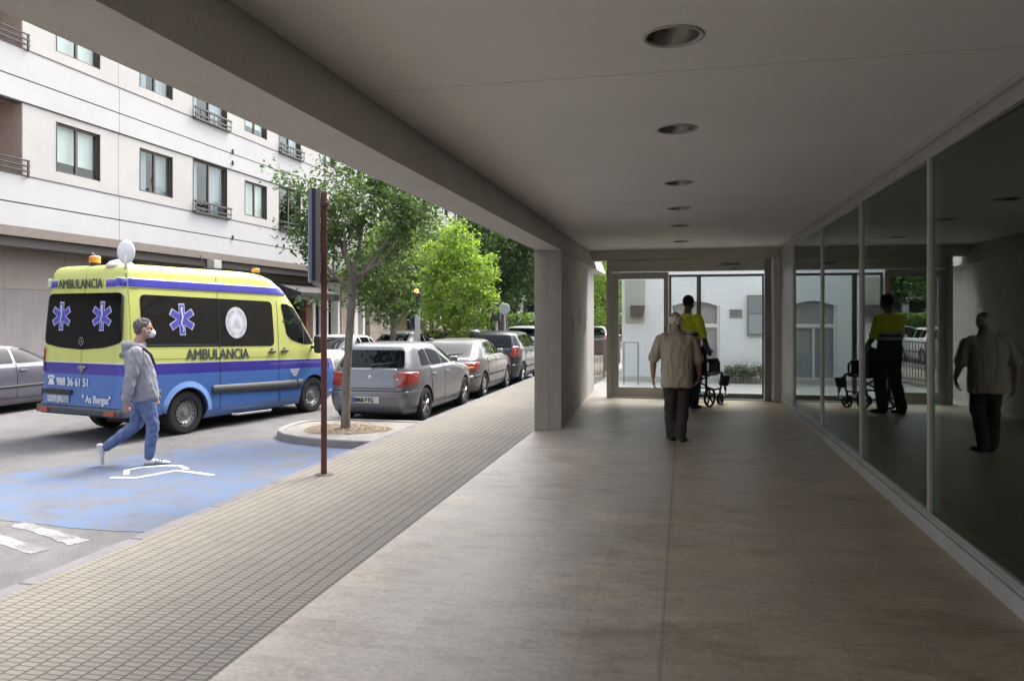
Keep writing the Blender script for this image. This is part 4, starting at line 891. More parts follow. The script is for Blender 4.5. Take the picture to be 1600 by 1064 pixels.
for sx in (-1, 1):
    fs_ = fside(S, sx, 0.005); f8 = fside(S, sx, 0.012)
    patch([(0.03, 2.245), (3.46, 2.20), (3.36, 2.355), (0.03, 2.395)], fside(S, sx, 0.007), 'upper_band', M_bandw, amb, 50, 8, th=0.002)
    patch([(0.03, 2.262), (3.45, 2.215), (3.37, 2.34), (0.03, 2.38)], fside(S, sx, 0.010), 'upper_band', M_band, amb, 50, 8, th=0.002)
    wo = patch([(0.31, 1.38), (3.04, 1.30), (3.02, 2.09), (0.31, 2.15)], fs_, 'side_window', M_vwin, amb, 30, 8, r=0.10)
    patch([(0.40, 1.40), (1.76, 1.36), (1.76, 1.372), (0.40, 1.412)], f8, 'window_rail', M_grey, wo, 12, 1)
    patch([(1.765, 1.345), (1.785, 1.345), (1.785, 2.11), (1.765, 2.11)], f8, 'window_joint', M_seam, wo, 1, 6)
    co_w = patch([(3.25, 2.055), (3.42, 2.05), (3.66, 1.97), (4.14, 1.30), (3.80, 1.31), (3.50, 1.385), (3.36, 1.50)], fs_, 'cab_window', vg, amb, 24, 8, r=0.05)
    patch([(3.80, 1.32), (3.83, 1.32), (3.83, 1.77), (3.80, 1.80)], fside(S, sx, 0.011), 'window_bar', M_blk, co_w, 1, 6)
    # rub strip, sliding door and cab door seams
    patch([(0.02, 0.645), (0.62, 0.635), (0.62, 0.735), (0.02, 0.745)], fside(S, sx, 0.014), 'rub_strip', M_grey, amb, 16, 2, th=0.012)
    patch([(1.60, 0.585), (3.60, 0.50), (3.60, 0.655), (1.60, 0.715)], fside(S, sx, 0.014), 'rub_strip', M_grey, amb, 40, 2, th=0.012)
    patch([(3.62, 0.50), (3.72, 0.495), (3.78, 0.655), (3.62, 0.655)], fside(S, sx, 0.013), 'rub_strip', M_grey, amb, 6, 2, th=0.012)
    for yy, z0, z1 in ((1.775, 0.30, 2.50), (3.14, 0.30, 2.10), (3.17, 0.30, 0.50), (0.14, 0.40, 2.45)):
        patch([(yy, z0), (yy+0.010, z0), (yy+0.010, z1), (yy, z1)], fside(S, sx, 0.003), 'door_seam', M_seam if yy > 0.2 else mat('seam_olive', (0.25, 0.28, 0.04), 0.6), amb, 1, 30)
    patch([(0.50, 1.19), (3.1, 1.10), (3.1, 1.108), (0.50, 1.198)], fside(S, sx, 0.003), 'door_track', mat('seam_olive', (0.25, 0.28, 0.04), 0.6), amb, 30, 1)
    # light blue wheel arch lip
    for k in range(1):
        pts = [(WY[0]+0.40*cos(a), 0.331+0.40*sin(a)) for a in [pi*j/16 for j in range(17)]]; po_ = [(WY[0]+0.49*cos(a), 0.331+0.49*sin(a)) for a in [pi*j/16 for j in range(17)]]
        q = MB(); q.smooth = True; vs = [fside(S, sx, 0.022)(y, z) for y, z in pts]+[fside(S, sx, 0.006)(y, max(z, 0.33)) for y, z in po_]
        q.add(vs, [(j, j+1, 18+j, 17+j) for j in range(16)]); q.build('wheel_arch', M_lbl, amb, False)
    for y in WY: wheel(sx*(0.95-0.13), y, WR, 0.23, sx, amb, 'steel')
    for yh in (2.96, 3.28):
        h = MB(); zz = 1.20; h.rbox((sx*(S.side(yh, zz)+0.02), yh, zz), (0.035, 0.17, 0.032), bev=0.01); h.rbox((sx*(S.side(yh, zz)+0.012), yh, zz+0.045), (0.02, 0.05, 0.03), bev=0.008); h.build('door_handle', M_blk, amb, False)
    mm = MB(); mm.rbox((sx*1.12, 4.02, 1.30), (0.14, 0.14, 0.34), bev=0.045); mm.tube([(sx*0.93, 4.05, 1.25), (sx*1.1, 4.03, 1.22)], 0.03, 8); mm.build('mirror', M_blk, amb, False)
    patch([(0.03, 0.40), (0.16, 0.40), (0.16, 0.52), (0.03, 0.52)], fside(S, sx, 0.016), 'side_marker', M_red, amb, 3, 2, th=0.01)
    patch([(0.02, 1.0), (0.10, 1.0), (0.10, 1.35), (0.02, 1.35)], fside(S, sx, 0.006), 'tail_light', M_red, amb, 4, 4, th=0.004) if sx < 0 else None
    patch([(sx*0.62, 0.66), (sx*0.92, 0.70), (sx*0.90, 1.0), (sx*0.74, 1.02)], ffront(S, 0.006), 'headlight', M_clr, amb, 6, 4, th=0.004)
# front: windscreen and grille
patch([(-0.80, 1.40), (0.80, 1.40), (0.74, 2.12), (-0.74, 2.12)], ffront(S, 0.006), 'windscreen', vg, amb, 20, 8, th=0.004, r=0.08)
patch([(-0.50, 0.62), (0.50, 0.62), (0.46, 0.95), (-0.46, 0.95)], ffront(S, 0.006), 'grille', M_blk, amb, 12, 4, th=0.004)
# rear bumper and step
q = MB(); ring = []
for z, o_, in ((0.375, 0.02), (0.40, 0.05), (0.47, 0.06), (0.495, 0.04)):
    ring.append([(x, S.rear(x, 0.5)-o_, z) for x in np.linspace(-0.93, 0.93, 25)]+[(x, S.rear(x, 0.5)+0.06, z) for x in np.linspace(0.93, -0.93, 25)])
q.loft(ring, True); q.build('rear_bumper', mat('bumper_grey', (0.075, 0.085, 0.105), 0.6), amb, False, smooth=40)
for sx in (-1, 1):
    q = MB(); q.rbox((sx*0.945, 0.14, 0.435), (0.05, 0.30, 0.115), bev=0.015); q.build('bumper_end', mat('bumper_grey', (0.1, 0.1, 0.1), 0.6), amb, False)
    q = MB(); q.box(min(sx*0.62, sx*0.84), max(sx*0.62, sx*0.84), S.rear(0.8, 0.42)-0.072, S.rear(0.8, 0.42)-0.05, 0.40, 0.47); q.build('reflector', M_red, amb, False)
q = MB(); q.tube([(0.93, 2.05, 0.20), (0.99, 2.1, 0.19), (0.99, 2.9, 0.17), (0.93, 2.95, 0.18)], 0.02, 8); q.build('side_step', M_rim, amb, False)
q = MB(); q.box(-0.6, 0.6, 0.9, 3.6, 0.14, 0.22); q.build('underbody', M_blk, amb, False)
# rear doors: window, seams, lettering (rear x measured from the vehicle centre line)
fr_ = frear(S, 0.006); fr2 = frear(S, 0.012)
rw = patch([(-0.86, 1.42), (-0.5, 1.36), (0.0, 1.335), (0.5, 1.37), (0.86, 1.45), (0.83, 2.17), (-0.80, 2.17)], fr_, 'rear_window', vg, amb, 40, 8, r=0.10)
for xx in (0.0,): patch([(xx-0.005, 0.50), (xx+0.005, 0.50), (xx+0.005, 2.5), (xx-0.005, 2.5)], frear(S, 0.0035), 'door_seam', mat('seam_olive', (0.25, 0.28, 0.04), 0.6), amb, 1, 30)
patch([(-0.85, 0.50), (0.85, 0.50), (0.85, 0.507), (-0.85, 0.507)], frear(S, 0.0035), 'door_seam', M_seam, amb, 30, 1)
for (a, b) in ((-0.835, -0.62), (0.46, 0.845)):
    patch([(a, 2.235), (b, 2.245), (b, 2.385), (a, 2.375)], frear(S, 0.007), 'upper_band', M_bandw, amb, 12, 2, th=0.002)
    patch([(a, 2.252), (b, 2.262), (b, 2.37), (a, 2.36)], frear(S, 0.010), 'upper_band', M_band, amb, 12, 2, th=0.002)
text_mesh('AMBULANCIA', 0.195, lambda a, b: Vector((-0.585+a, S.rear(-0.585+a, 2.25)-0.016, 2.245+b)), 'lettering', M_letd, amb, bold=0.006, xs=0.80)
for sx in (-1, 1):
    def mp(a, b, sx=sx):
        y = (1.10+a) if sx > 0 else (2.48-a); z = 1.155+b-0.03*(y-1.1); return Vector((sx*(S.side(y, z)+0.010), y, z))
    text_mesh('AMBULANCIA', 0.235, mp, 'lettering', M_letd, amb, bold=0.0075, xs=0.885)
text_mesh('988 36 61 51', 0.165, lambda a, b: Vector((-0.52+a, S.rear(-0.5, 0.8)-0.012, 0.80+b)), 'lettering', M_letw, amb, bold=0.006, xs=0.83)
text_mesh('" As Burgas"', 0.155, lambda a, b: Vector((0.07+a, S.rear(0.3, 0.56)-0.012, 0.565+b)), 'lettering', M_letw, amb, bold=0.006, xs=0.80)
q = MB(); yy = S.rear(0.6, 0.8)-0.012; px = -0.64   # telephone pictogram
q.prism([(px-0.07, 0.80), (px+0.07, 0.80), (px+0.05, 0.87), (px+0.025, 0.90), (px-0.025, 0.90), (px-0.05, 0.87)], yy-0.001, yy+0.004, 'y')
q.prism([(px-0.08, 0.92), (px-0.075, 0.895), (px-0.045, 0.895), (px-0.04, 0.915), (px+0.04, 0.915), (px+0.045, 0.895), (px+0.075, 0.895), (px+0.08, 0.92), (px+0.05, 0.945), (px-0.05, 0.945)], yy-0.001, yy+0.004, 'y'); q.build('phone_sign', M_letw, amb, False)
q = MB(); q.rbox((-0.47, S.rear(-0.47, 0.6)-0.014, 0.60), (0.50, 0.012, 0.115), bev=0.003)
po = q.build('number_plate', mat('plate_blue_grey', (0.30, 0.36, 0.46), 0.4), amb, False); text_mesh('2297 JPL', 0.115, lambda a, b: Vector((-0.69+a, S.rear(-0.47, 0.6)-0.0225, 0.56+b)), 'plate_text', M_letw, po, bold=0.004, xs=0.86)
q = MB(); q.rbox((-0.46, S.rear(-0.46, 0.72)-0.02, 0.705), (0.60, 0.05, 0.07), bev=0.012); q.build('plate_light_bar', M_blk, amb, False)
q = MB(); q.rbox((0.05, S.rear(0, 1.1)-0.02, 1.08), (0.16, 0.035, 0.035), bev=0.01); q.prism([(-0.02, 1.055), (0.09, 1.055), (0.035, 1.01)], S.rear(0, 1.0)-0.018, S.rear(0, 1)-0.005, 'y'); q.build('door_handle', M_rim, amb, False)
def annulus(mb, c, r0, r1, fn, n=32, sy_=1.0):
    vs = [fn(c[0]+r*cos(2*pi*k/n), c[1]+r*sy_*sin(2*pi*k/n)) for r in (r0, r1) for k in range(n)]
    mb.add(vs, [(k, (k+1) % n, n+(k+1) % n, n+k) for k in range(n)])
q = MB(); annulus(q, (0.0, 1.46), 0.045, 0.058, frear(S, 0.016)); 
for a in (90, 210, 330):
    c_, s_ = cos(R(a)), sin(R(a)); f0 = frear(S, 0.016); q.add([f0(-s_*0.008, 1.46+c_*0.008), f0(s_*0.008, 1.46-c_*0.008), f0(c_*0.05, 1.46+s_*0.05)], [(0, 1, 2)])
q.build('emblem', M_chr, amb, False)
# six-armed medical star with staff
def star(cx, cz, Rr, fn, name='medical_star'):
    def poly(L_, w):
        out = []
        for k in range(6):
            a = pi/2+k*pi/3; d = Vector((cos(a), sin(a))); n = Vector((-d.y, d.x))
            for sgn in (-1, 1): p = d*L_+n*(w/2)*sgn; out.append((cx+p.x, cz+p.y))
            b = a+pi/6; out.append((cx+cos(b)*w, cz+sin(b)*w))
        return out
    top = None
    for (L_, w, e, m, nm) in ((Rr, Rr*0.46, 0.0, M_starw, name), (Rr*0.92, Rr*0.36, 0.003, M_star, 'star_fill')):
        pts = poly(L_, w); mb = MB(); mb.add([fn(e)(cx, cz)]+[fn(e)(*p) for p in pts], [(0, 1+i, 1+(i+1) % 18) for i in range(18)])
        o = mb.build(nm, m, top or amb, False); top = top or o
    mb = MB(); h = Rr*0.78; pts = [(cx+0.07*Rr*3*sin(k*0.9)*(1-k/16)*0.5, cz-h+2*h*k/14) for k in range(15)]
    vs = []
    for k, (a, b) in enumerate(pts): wv = Rr*0.055*(0.6+k/14); vs += [fn(0.006)(a-wv, b), fn(0.006)(a+wv, b)]
    mb.add(vs, [(2*k, 2*k+1, 2*k+3, 2*k+2) for k in range(14)]); mb.build('staff', M_starw, top, False)
for cx in (-0.47, 0.43): star(cx, 1.83, 0.215, lambda e: frear(S, 0.014+e))
for sx in (-1, 1):
    star(1.04 if sx > 0 else 2.15, 1.78, 0.245, lambda e, sx=sx: fside(S, sx, 0.014+e))
    cy = 2.15 if sx > 0 else 1.04; q = MB(); q.add([fside(S, sx, 0.014)(cy, 1.72)]+[fside(S, sx, 0.014)(cy+0.235*cos(2*pi*k/40), 1.72+0.262*sin(2*pi*k/40)) for k in range(40)], [(0, 1+k, 1+(k+1) % 40) for k in range(40)])
    lo = q.build('round_logo', mat('logo_white', (0.66, 0.67, 0.72), 0.5), amb, False); q = MB(); fl_ = fside(S, sx, 0.018)
    annulus(q, (cy, 1.72), 0.150, 0.154, fl_, sy_=1.1); annulus(q, (cy, 1.72), 0.222, 0.226, fl_, sy_=1.1)
    for k in range(34):
        a = 2*pi*k/34
        if 8 <= k <= 9 or k in (25, 26): continue
        rr = 0.187; hw = 0.008+0.004*(k % 3); c_ = Vector((cos(a), sin(a))); n_ = Vector((-c_.y, c_.x)); pts = [c_*(rr-0.017)-n_*hw, c_*(rr-0.017)+n_*hw*0.5, c_*(rr+0.017)+n_*hw, c_*(rr+0.017)-n_*hw*0.3]
        q.add([fl_(cy+p.x, 1.72+p.y*1.1) for p in pts], [(0, 1, 2, 3)])
    for k in range(5): q.add([fl_(cy+a, 1.72+b) for a, b in ((-0.10+0.02*k, -0.08+0.035*k), (0.10-0.012*k, -0.08+0.035*k), (0.10-0.012*k, -0.071+0.035*k), (-0.10+0.02*k, -0.071+0.035*k))], [(0, 1, 2, 3)])
    q.build('logo_print', mat('logo_grey', (0.36, 0.38, 0.46), 0.5), lo, False)
    q = MB(); 
    for k in range(5): f7 = fside(S, sx, 0.010); a0 = 3.42+0.02*k; b0 = 3.68-0.02*k; zc_ = 0.845-0.028*k; q.add([f7(a0, zc_), f7(b0, zc_), f7(b0, zc_+0.016), f7(a0, zc_+0.016)], [(0, 1, 2, 3)])
    q.build('door_crest', M_letw, amb, False)
# roof gear
def beacon(x, y, z, r, h, label=None):
    q = MB(); q.smooth = True; q.lathe([(r*0.75, -0.04), (r*0.85, 0.0), (r*0.85, 0.02), (r*0.9, 0.03)], (x, y, z), 'z', 20, True); b_ = q.build('beacon', M_blk, amb, False)
    q = MB(); q.smooth = True; q.lathe([(r, 0.025), (r, h*0.8), (r*0.9, h*0.93), (r*0.4, h)], (x, y, z), 'z', 20, True); q.build('beacon_lens', M_amb, b_, False)
beacon(-0.06, 0.30, 2.61, 0.08, 0.135); beacon(0.62, 2.92, 2.585, 0.07, 0.10)
q = MB(); q.smooth = True; q.lathe([(0.20, -0.04), (0.19, 0.0), (0.14, 0.05), (0.05, 0.075), (0.001, 0.078)], (0.45, 0.34, 2.595), 'z', 20, True); q.build('roof_vent', P_white, amb, False)
q = MB(); q.smooth = True; q.lathe([(0.001, 0.0), (0.09, 0.004), (0.125, 0.02), (0.13, 0.03), (0.12, 0.035), (0.001, 0.03)], (0, 0, 0), 'y', 28); 
q.xf(Matrix.Translation((0.78, 0.16, 2.76)) @ Matrix.Rotation(R(28), 4, 'Z') @ Matrix.Scale(1.35, 4, (0, 0, 1))); q.tube([(0.76, 0.18, 2.50), (0.78, 0.18, 2.72)], 0.02, 8); q.build('roof_dish', P_white, amb, False)
q = MB(); q.tube([(0.5, 1.9, 2.6), (0.47, 1.8, 2.85)], 0.006, 6); q.build('aerial', M_blk, amb, False)
# fuel cap mark and door latch
q = MB(); annulus(q, (0.86, 1.27), 0.0, 0.04, frear(S, 0.012), 16); q.build('green_sticker', mat('sticker_green', (0.08, 0.2, 0.05), 0.6), amb, False)
# ================================================================== PEOPLE
M_skin = mat('skin', (0.42, 0.25, 0.18), 0.55, var=0.08, vscale=12); M_skin2 = mat('skin_dark', (0.20, 0.12, 0.085), 0.55, var=0.08, vscale=12)
def remesh(mb, name, m, parent, voxel=0.012, smooth=6, fold=0.0, fscale=0.12, fstretch=None, sm_f=0.6):
    me = mb.mesh(name, m); o = link(name, me, parent, False)
    md = o.modifiers.new('r', 'REMESH'); md.mode = 'VOXEL'; md.voxel_size = voxel; md.use_smooth_shade = True
    md = o.modifiers.new('s', 'SMOOTH'); md.iterations = smooth; md.factor = sm_f
    applied(o); me = o.data
    if fold:
        n_ = len(me.vertices); nrm = [v.normal.copy() for v in me.vertices]
        for v, nn in zip(me.vertices, nrm):
            p = v.co; s_ = fstretch or (1, 1, 1); q_ = Vector((p.x*s_[0], p.y*s_[1], p.z*s_[2]))/fscale
            d = 1-abs(noise.noise(q_))*2.2; d2 = noise.noise(q_*2.1+Vector((5, 3, 1)))
            v.co += nn*fold*(d*0.8+d2*0.5)
    me.polygons.foreach_set('use_smooth', [True]*len(me.polygons)); return o
def chain(mb, pts, rs, seg=12):
    for (a, b), (ra, rb) in zip(zip(pts[:-1], pts[1:]), zip(rs[:-1], rs[1:])): mb.cap(a, b, ra, rb, seg)
def torso(mb, rings, n=20):
    """rings: (centre, half width, half depth, exponent)"""
    out = []
    for c, a, b, rot in rings:
        out.append([Vector(c)+Matrix.Rotation(rot, 3, 'Z') @ Vector((a*math.copysign(abs(cos(t))**0.85, cos(t)), b*math.copysign(abs(sin(t))**0.85, sin(t)), 0)) for t in [2*pi*k/n for k in range(n)]])
    mb.loft(out, True)
def hand(mb, wrist, dir_, palm_n, side, curl=0.5, s=1.0):
    """palm and five fingers; dir_ points along the hand, palm_n is the palm normal, thumb towards side"""
    d = Vector(dir_).normalized(); pn = Vector(palm_n); pn = (pn-d*pn.dot(d)).normalized(); sd_ = d.cross(pn)*side; w = Vector(wrist)
    for k, off in enumerate((-0.027, -0.009, 0.009, 0.027)): mb.cap(w+d*0.01*s, w+(d*0.085+sd_*off)*s, 0.018*s, 0.012*s, 8)
    for k, (off, ln_) in enumerate(((0.030, 0.072), (0.011, 0.080), (-0.010, 0.075), (-0.029, 0.058))):
        p = w+(d*0.088+sd_*off)*s; dd = d.copy(); r_ = 0.0088*s
        for j in range(3):
            dd = (dd+pn*curl*0.55).normalized(); q = p+dd*ln_*s/3*1.1; mb.cap(p, q, r_, r_*0.93, 8); p = q; r_ *= 0.94
    p = w+(d*0.02+sd_*0.028)*s; q = p+(d*0.035+sd_*0.03+pn*0.01)*s; mb.cap(p, q, 0.014*s, 0.011*s, 8); mb.cap(q, q+(d*0.035+sd_*0.006+pn*0.014)*s, 0.011*s, 0.009*s, 8)
def head(mb, c, rot, s=1.0, nose=True):
    """head centred at c, facing local +Y"""
    M = rot
    def P(x, y, z): return Vector(c)+M @ Vector((x*s, y*s, z*s))
    mb.ball(P(0, -0.012, 0.03), 0.092*s, 18, 12, (0.84, 1.04, 0.98), M); mb.ball(P(0, 0.02, -0.03), 0.072*s, 14, 10, (0.86, 1.0, 1.15), M)
    mb.ball(P(0, 0.045, -0.075), 0.036*s, 10, 8, (1.1, 0.9, 0.8), M); mb.ball(P(0, 0.07, 0.035), 0.03*s, 10, 8, (1.9, 0.6, 0.6), M)
    mb.cap(P(0, 0.088, 0.02), P(0, 0.108, -0.018), 0.010*s, 0.016*s, 8); mb.ball(P(0, 0.086, -0.05), 0.018*s, 8, 6, (1.4, 0.6, 0.6), M)
    for sx in (-1, 1):
        mb.ball(P(sx*0.079, -0.005, -0.005), 0.030*s, 10, 8, (0.35, 0.7, 1.1), M); mb.ball(P(sx*0.04, 0.055, -0.02), 0.03*s, 8, 6, (1, 0.7, 0.9), M)
def eyes(t, c, rot, s=1.0):
    for sx in (-1, 1):
        q = MB(); q.smooth = True; q.ball(Vector(c)+rot @ Vector((sx*0.032*s, 0.083*s, 0.012*s)), 0.012*s, 10, 8); q.build('eye', mat('eye_dark', (0.05, 0.04, 0.035), 0.2), t, False)
def shoe(mb, heel, toe, up, w=0.045):
    h = Vector(heel); t = Vector(toe); u = Vector(up).normalized(); d = (t-h).normalized(); sd_ = d.cross(u).normalized()
    L_ = (t-h).length; rings = []
    for f_, ww, hh in ((0.0, 0.55, 0.05), (0.06, 0.80, 0.075), (0.25, 0.85, 0.085), (0.45, 0.88, 0.07), (0.65, 1.05, 0.052), (0.85, 0.95, 0.042), (0.97, 0.6, 0.03), (1.0, 0.3, 0.018)):
        c = h+d*L_*f_; rings.append([c+sd_*w*ww*cos(a)+u*(hh/2+hh/2*sin(a)) for a in [2*pi*k/12 for k in range(12)]])
    mb.loft(rings, True)
def Rz(a): return Matrix.Rotation(a, 3, 'Z')
def Rx(a): return Matrix.Rotation(a, 3, 'X')

# ---- old man walking away (local +Y is his heading)
t = thing('person', (-0.09, 10.55, 0), 'elderly man seen from behind in taupe short-sleeved shirt and dark trousers walking to the doors', 'person', R(4))
sk = MB(); hc = Vector((-0.01, 0.13, 1.625)); hr = Rx(R(-16))
head(sk, hc, hr, 1.08); chain(sk, [(-0.0, 0.03, 1.40), (0, 0.09, 1.56)], [0.068, 0.062])
torso(sk, [((0, 0.0, 0.80), 0.15, 0.11, 0), ((0, 0.01, 1.0), 0.15, 0.11, 0), ((0, 0.0, 1.25), 0.17, 0.11, 0), ((0, 0.02, 1.40), 0.13, 0.08, 0)])
Ls = Vector((-0.205, 0.02, 1.385)); Rs = Vector((0.205, 0.02, 1.365))
Le = Vector((-0.315, -0.04, 1.10)); Re = Vector((0.29, 0.02, 1.09)); Lw = Vector((-0.318, 0.01, 0.86)); Rw = Vector((0.315, 0.14, 0.90))
chain(sk, [Ls, Le, Lw], [0.052, 0.042, 0.028]); chain(sk, [Rs, Re, Rw], [0.052, 0.042, 0.028])
chain(sk, [Le, Le.lerp(Lw, 0.3), Lw], [0.042, 0.045, 0.029]); chain(sk, [Re, Re.lerp(Rw, 0.3), Rw], [0.042, 0.045, 0.029])
hand(sk, Lw, (0.02, 0.06, -1), (1, 0, 0), 1, 0.75, 1.08); hand(sk, Rw, (-0.12, 0.25, -1), (-1, 0, 0), -1, 0.75, 1.08)
for sx, kn, an in ((-1, (-0.085, 0.03, 0.47), (-0.07, 0.03, 0.09)), (1, (0.095, 0.05, 0.47), (0.055, -0.05, 0.10))):
    chain(sk, [(sx*0.085, 0, 0.86), kn, an], [0.075, 0.05, 0.035])
remesh(sk, 'body', M_skin, t, 0.008, 3)
eyes(t, hc, hr, 1.08)
sh = MB()
torso(sh, [((0.0, 0.0, 0.735), 0.212, 0.145, 0), ((0.0, 0.0, 0.80), 0.214, 0.148, 0), ((0.0, -0.01, 0.95), 0.21, 0.145, 0), ((0.0, -0.02, 1.12), 0.212, 0.145, 0), ((0, -0.02, 1.26), 0.222, 0.145, 0), ((0, 0.0, 1.36), 0.215, 0.125, 0), ((0, 0.02, 1.43), 0.15, 0.095, 0), ((0, 0.05, 1.475), 0.075, 0.07, 0)])
chain(sh, [(-0.16, 0.01, 1.385), Ls+Vector((-0.005, 0, -0.02)), Ls.lerp(Le, 0.5), Ls.lerp(Le, 0.88)], [0.085, 0.082, 0.078, 0.078]); chain(sh, [(0.16, 0.01, 1.37), Rs+Vector((0.005, 0, -0.02)), Rs.lerp(Re, 0.5), Rs.lerp(Re, 0.88)], [0.085, 0.082, 0.078, 0.078])
remesh(sh, 'shirt', mat('taupe_cloth', (0.45, 0.385, 0.305), 0.9, var=0.07, vscale=25), t, 0.011, 5, 0.011, 0.14, (1.6, 1.6, 0.55))
cl = MB(); torso(cl, [((0, 0.035, 1.455), 0.088, 0.078, 0), ((0, 0.06, 1.515), 0.074, 0.066, 0)]); remesh(cl, 'collar', mat('collar_cloth', (0.37, 0.32, 0.265), 0.9), t, 0.009, 2)
tr = MB()
torso(tr, [((0, 0, 0.72), 0.175, 0.125, 0), ((0, 0, 0.80), 0.178, 0.125, 0), ((0, 0, 0.90), 0.17, 0.115, 0)])
chain(tr, [(-0.085, 0, 0.80), (-0.085, 0.03, 0.50), (-0.072, 0.02, 0.22), (-0.06, 0.02, 0.075)], [0.100, 0.082, 0.076, 0.078]); chain(tr, [(0.085, 0, 0.80), (0.092, 0.04, 0.50), (0.062, -0.02, 0.24), (0.05, -0.05, 0.085)], [0.100, 0.084, 0.074, 0.076])
remesh(tr, 'trousers', mat('dark_trousers', (0.045, 0.036, 0.032), 0.9, var=0.15, vscale=10), t, 0.011, 5, 0.012, 0.11, (1.5, 1.5, 0.7))
for sx, h_, q_ in ((-1, (-0.06, -0.03, 0.0), (-0.10, 0.24, 0.0)), (1, (0.055, -0.12, 0.0), (0.12, 0.15, 0.0))):
    s_ = MB(); shoe(s_, h_, q_, (0, 0, 1), 0.052); remesh(s_, 'shoe', mat('dark_shoe', (0.025, 0.022, 0.02), 0.5), t, 0.008, 2)
# white hair fringe below a bare crown
hm = MB(); hm.ball(hc+hr @ Vector((0, -0.03, -0.005)), 0.098, 18, 12, (0.93, 0.97, 0.62), hr)
for k in range(60):
    a = R(random.uniform(150, 390)); z_ = random.uniform(-0.06, 0.045); p = hc+hr @ Vector((0.086*cos(a), -0.025+0.09*sin(a)*(1 if sin(a) < 0 else 0.2), z_)); hm.ball(p, random.uniform(0.010, 0.017), 6, 5)
remesh(hm, 'hair', mat('white_hair', (0.62, 0.59, 0.54), 0.85, var=0.15, vscale=40), t, 0.007, 1, 0.003, 0.02)

# ---- attendant in high-visibility top pushing the wheelchair
AT = 1.13
t2 = thing('person', (0.06, 14.35, 0), 'tall attendant in yellow high-visibility top and dark trousers pushing the wheelchair', 'person', R(-30))
sk = MB(); hc = Vector((0.0, 0.06, 1.655)); hr = Rx(R(-14))
head(sk, hc, hr, 1.04); chain(sk, [(0, 0.0, 1.42), (0, 0.04, 1.58)], [0.066, 0.060])
torso(sk, [((0, 0, 0.85), 0.15, 0.11, 0), ((0, 0, 1.05), 0.14, 0.10, 0), ((0, 0, 1.28), 0.17, 0.11, 0), ((0, 0, 1.42), 0.13, 0.08, 0)])
J = {}
for sx in (-1, 1):
    s_, e_, w_ = Vector((sx*0.20, 0.0, 1.41)), Vector((sx*0.27, 0.06, 1.13)), Vector((sx*0.235, 0.27, 0.945)); J[sx] = (s_, e_, w_)
    chain(sk, [s_, e_, e_.lerp(w_, 0.3), w_], [0.055, 0.043, 0.045, 0.030]); hand(sk, w_, (-sx*0.25, 0.9, -0.35), (0, -0.3, -1), 1 if sx < 0 else -1, 1.15, 1.05)
    chain(sk, [(sx*0.09, 0, 0.9), (sx*0.10, 0.10 if sx > 0 else -0.02, 0.48), (sx*0.10, 0.02 if sx > 0 else -0.16, 0.10)], [0.08, 0.052, 0.036])
o_ = remesh(sk, 'body', M_skin2, t2, 0.008, 3); eyes(t2, hc, hr, 1.04)
M_hv = mat('hivis_yellow', (0.78, 0.88, 0.06), 0.8, var=0.06, vscale=20); M_navy = mat('navy_cloth', (0.018, 0.02, 0.035), 0.9)
sh = MB(); torso(sh, [((0, 0, 1.20), 0.205, 0.135, 0), ((0, 0, 1.30), 0.215, 0.138, 0), ((0, 0, 1.40), 0.21, 0.12, 0), ((0, 0, 1.46), 0.14, 0.09, 0), ((0, 0.02, 1.50), 0.07, 0.065, 0)])
for sx in (-1, 1): s_, e_, w_ = J[sx]; chain(sh, [(sx*0.15, 0, 1.40), s_, s_.lerp(e_, 0.5), s_.lerp(e_, 0.85)], [0.085, 0.083, 0.072, 0.068])
remesh(sh, 'hivis_top', M_hv, t2, 0.011, 4, 0.008, 0.12, (1.4, 1.4, 0.7))
sh = MB(); torso(sh, [((0, 0, 0.80), 0.195, 0.138, 0), ((0, 0, 0.95), 0.195, 0.138, 0), ((0, 0, 1.10), 0.198, 0.133, 0), ((0, 0, 1.215), 0.202, 0.133, 0)])
remesh(sh, 'tunic', M_navy, t2, 0.012, 4, 0.008, 0.12)
q = MB(); 
for z0 in (1.185, 1.10):
    ring = []
    for z_, gr in ((z0, 0.012), (z0+0.05, 0.012)): ring.append([Vector((0.208*math.copysign(abs(cos(a))**0.85, cos(a)), 0.147*math.copysign(abs(sin(a))**0.85, sin(a)), z_)) for a in [2*pi*k/40 for k in range(40)]])
    q.loft(ring, True)
q.build('reflective_band', mat('reflective_grey', (0.45, 0.46, 0.48), 0.4, 0.3), t2, False, smooth=60)
tr = MB(); torso(tr, [((0, 0, 0.80), 0.17, 0.125, 0), ((0, 0, 0.95), 0.165, 0.12, 0)])
chain(tr, [(-0.09, 0, 0.86), (-0.10, -0.02, 0.48), (-0.10, -0.14, 0.09)], [0.105, 0.085, 0.078]); chain(tr, [(0.09, 0, 0.86), (0.10, 0.10, 0.48), (0.10, 0.03, 0.08)], [0.105, 0.085, 0.078])
remesh(tr, 'trousers', M_navy, t2, 0.012, 5, 0.012, 0.11)
for h_, q_ in (((-0.10, -0.20, 0.0), (-0.12, 0.08, 0)), ((0.10, -0.03, 0.0), (0.12, 0.25, 0))): s_ = MB(); shoe(s_, h_, q_, (0, 0, 1), 0.052); remesh(s_, 'shoe', mat('black_shoe', (0.015, 0.015, 0.015), 0.5), t2, 0.009, 2)
hm = MB(); hm.ball(hc+hr @ Vector((0, -0.022, 0.042)), 0.103, 18, 12, (0.88, 1.0, 0.95), hr); remesh(hm, 'hair', mat('black_hair', (0.012, 0.011, 0.010), 0.8), t2, 0.008, 1, 0.004, 0.03)
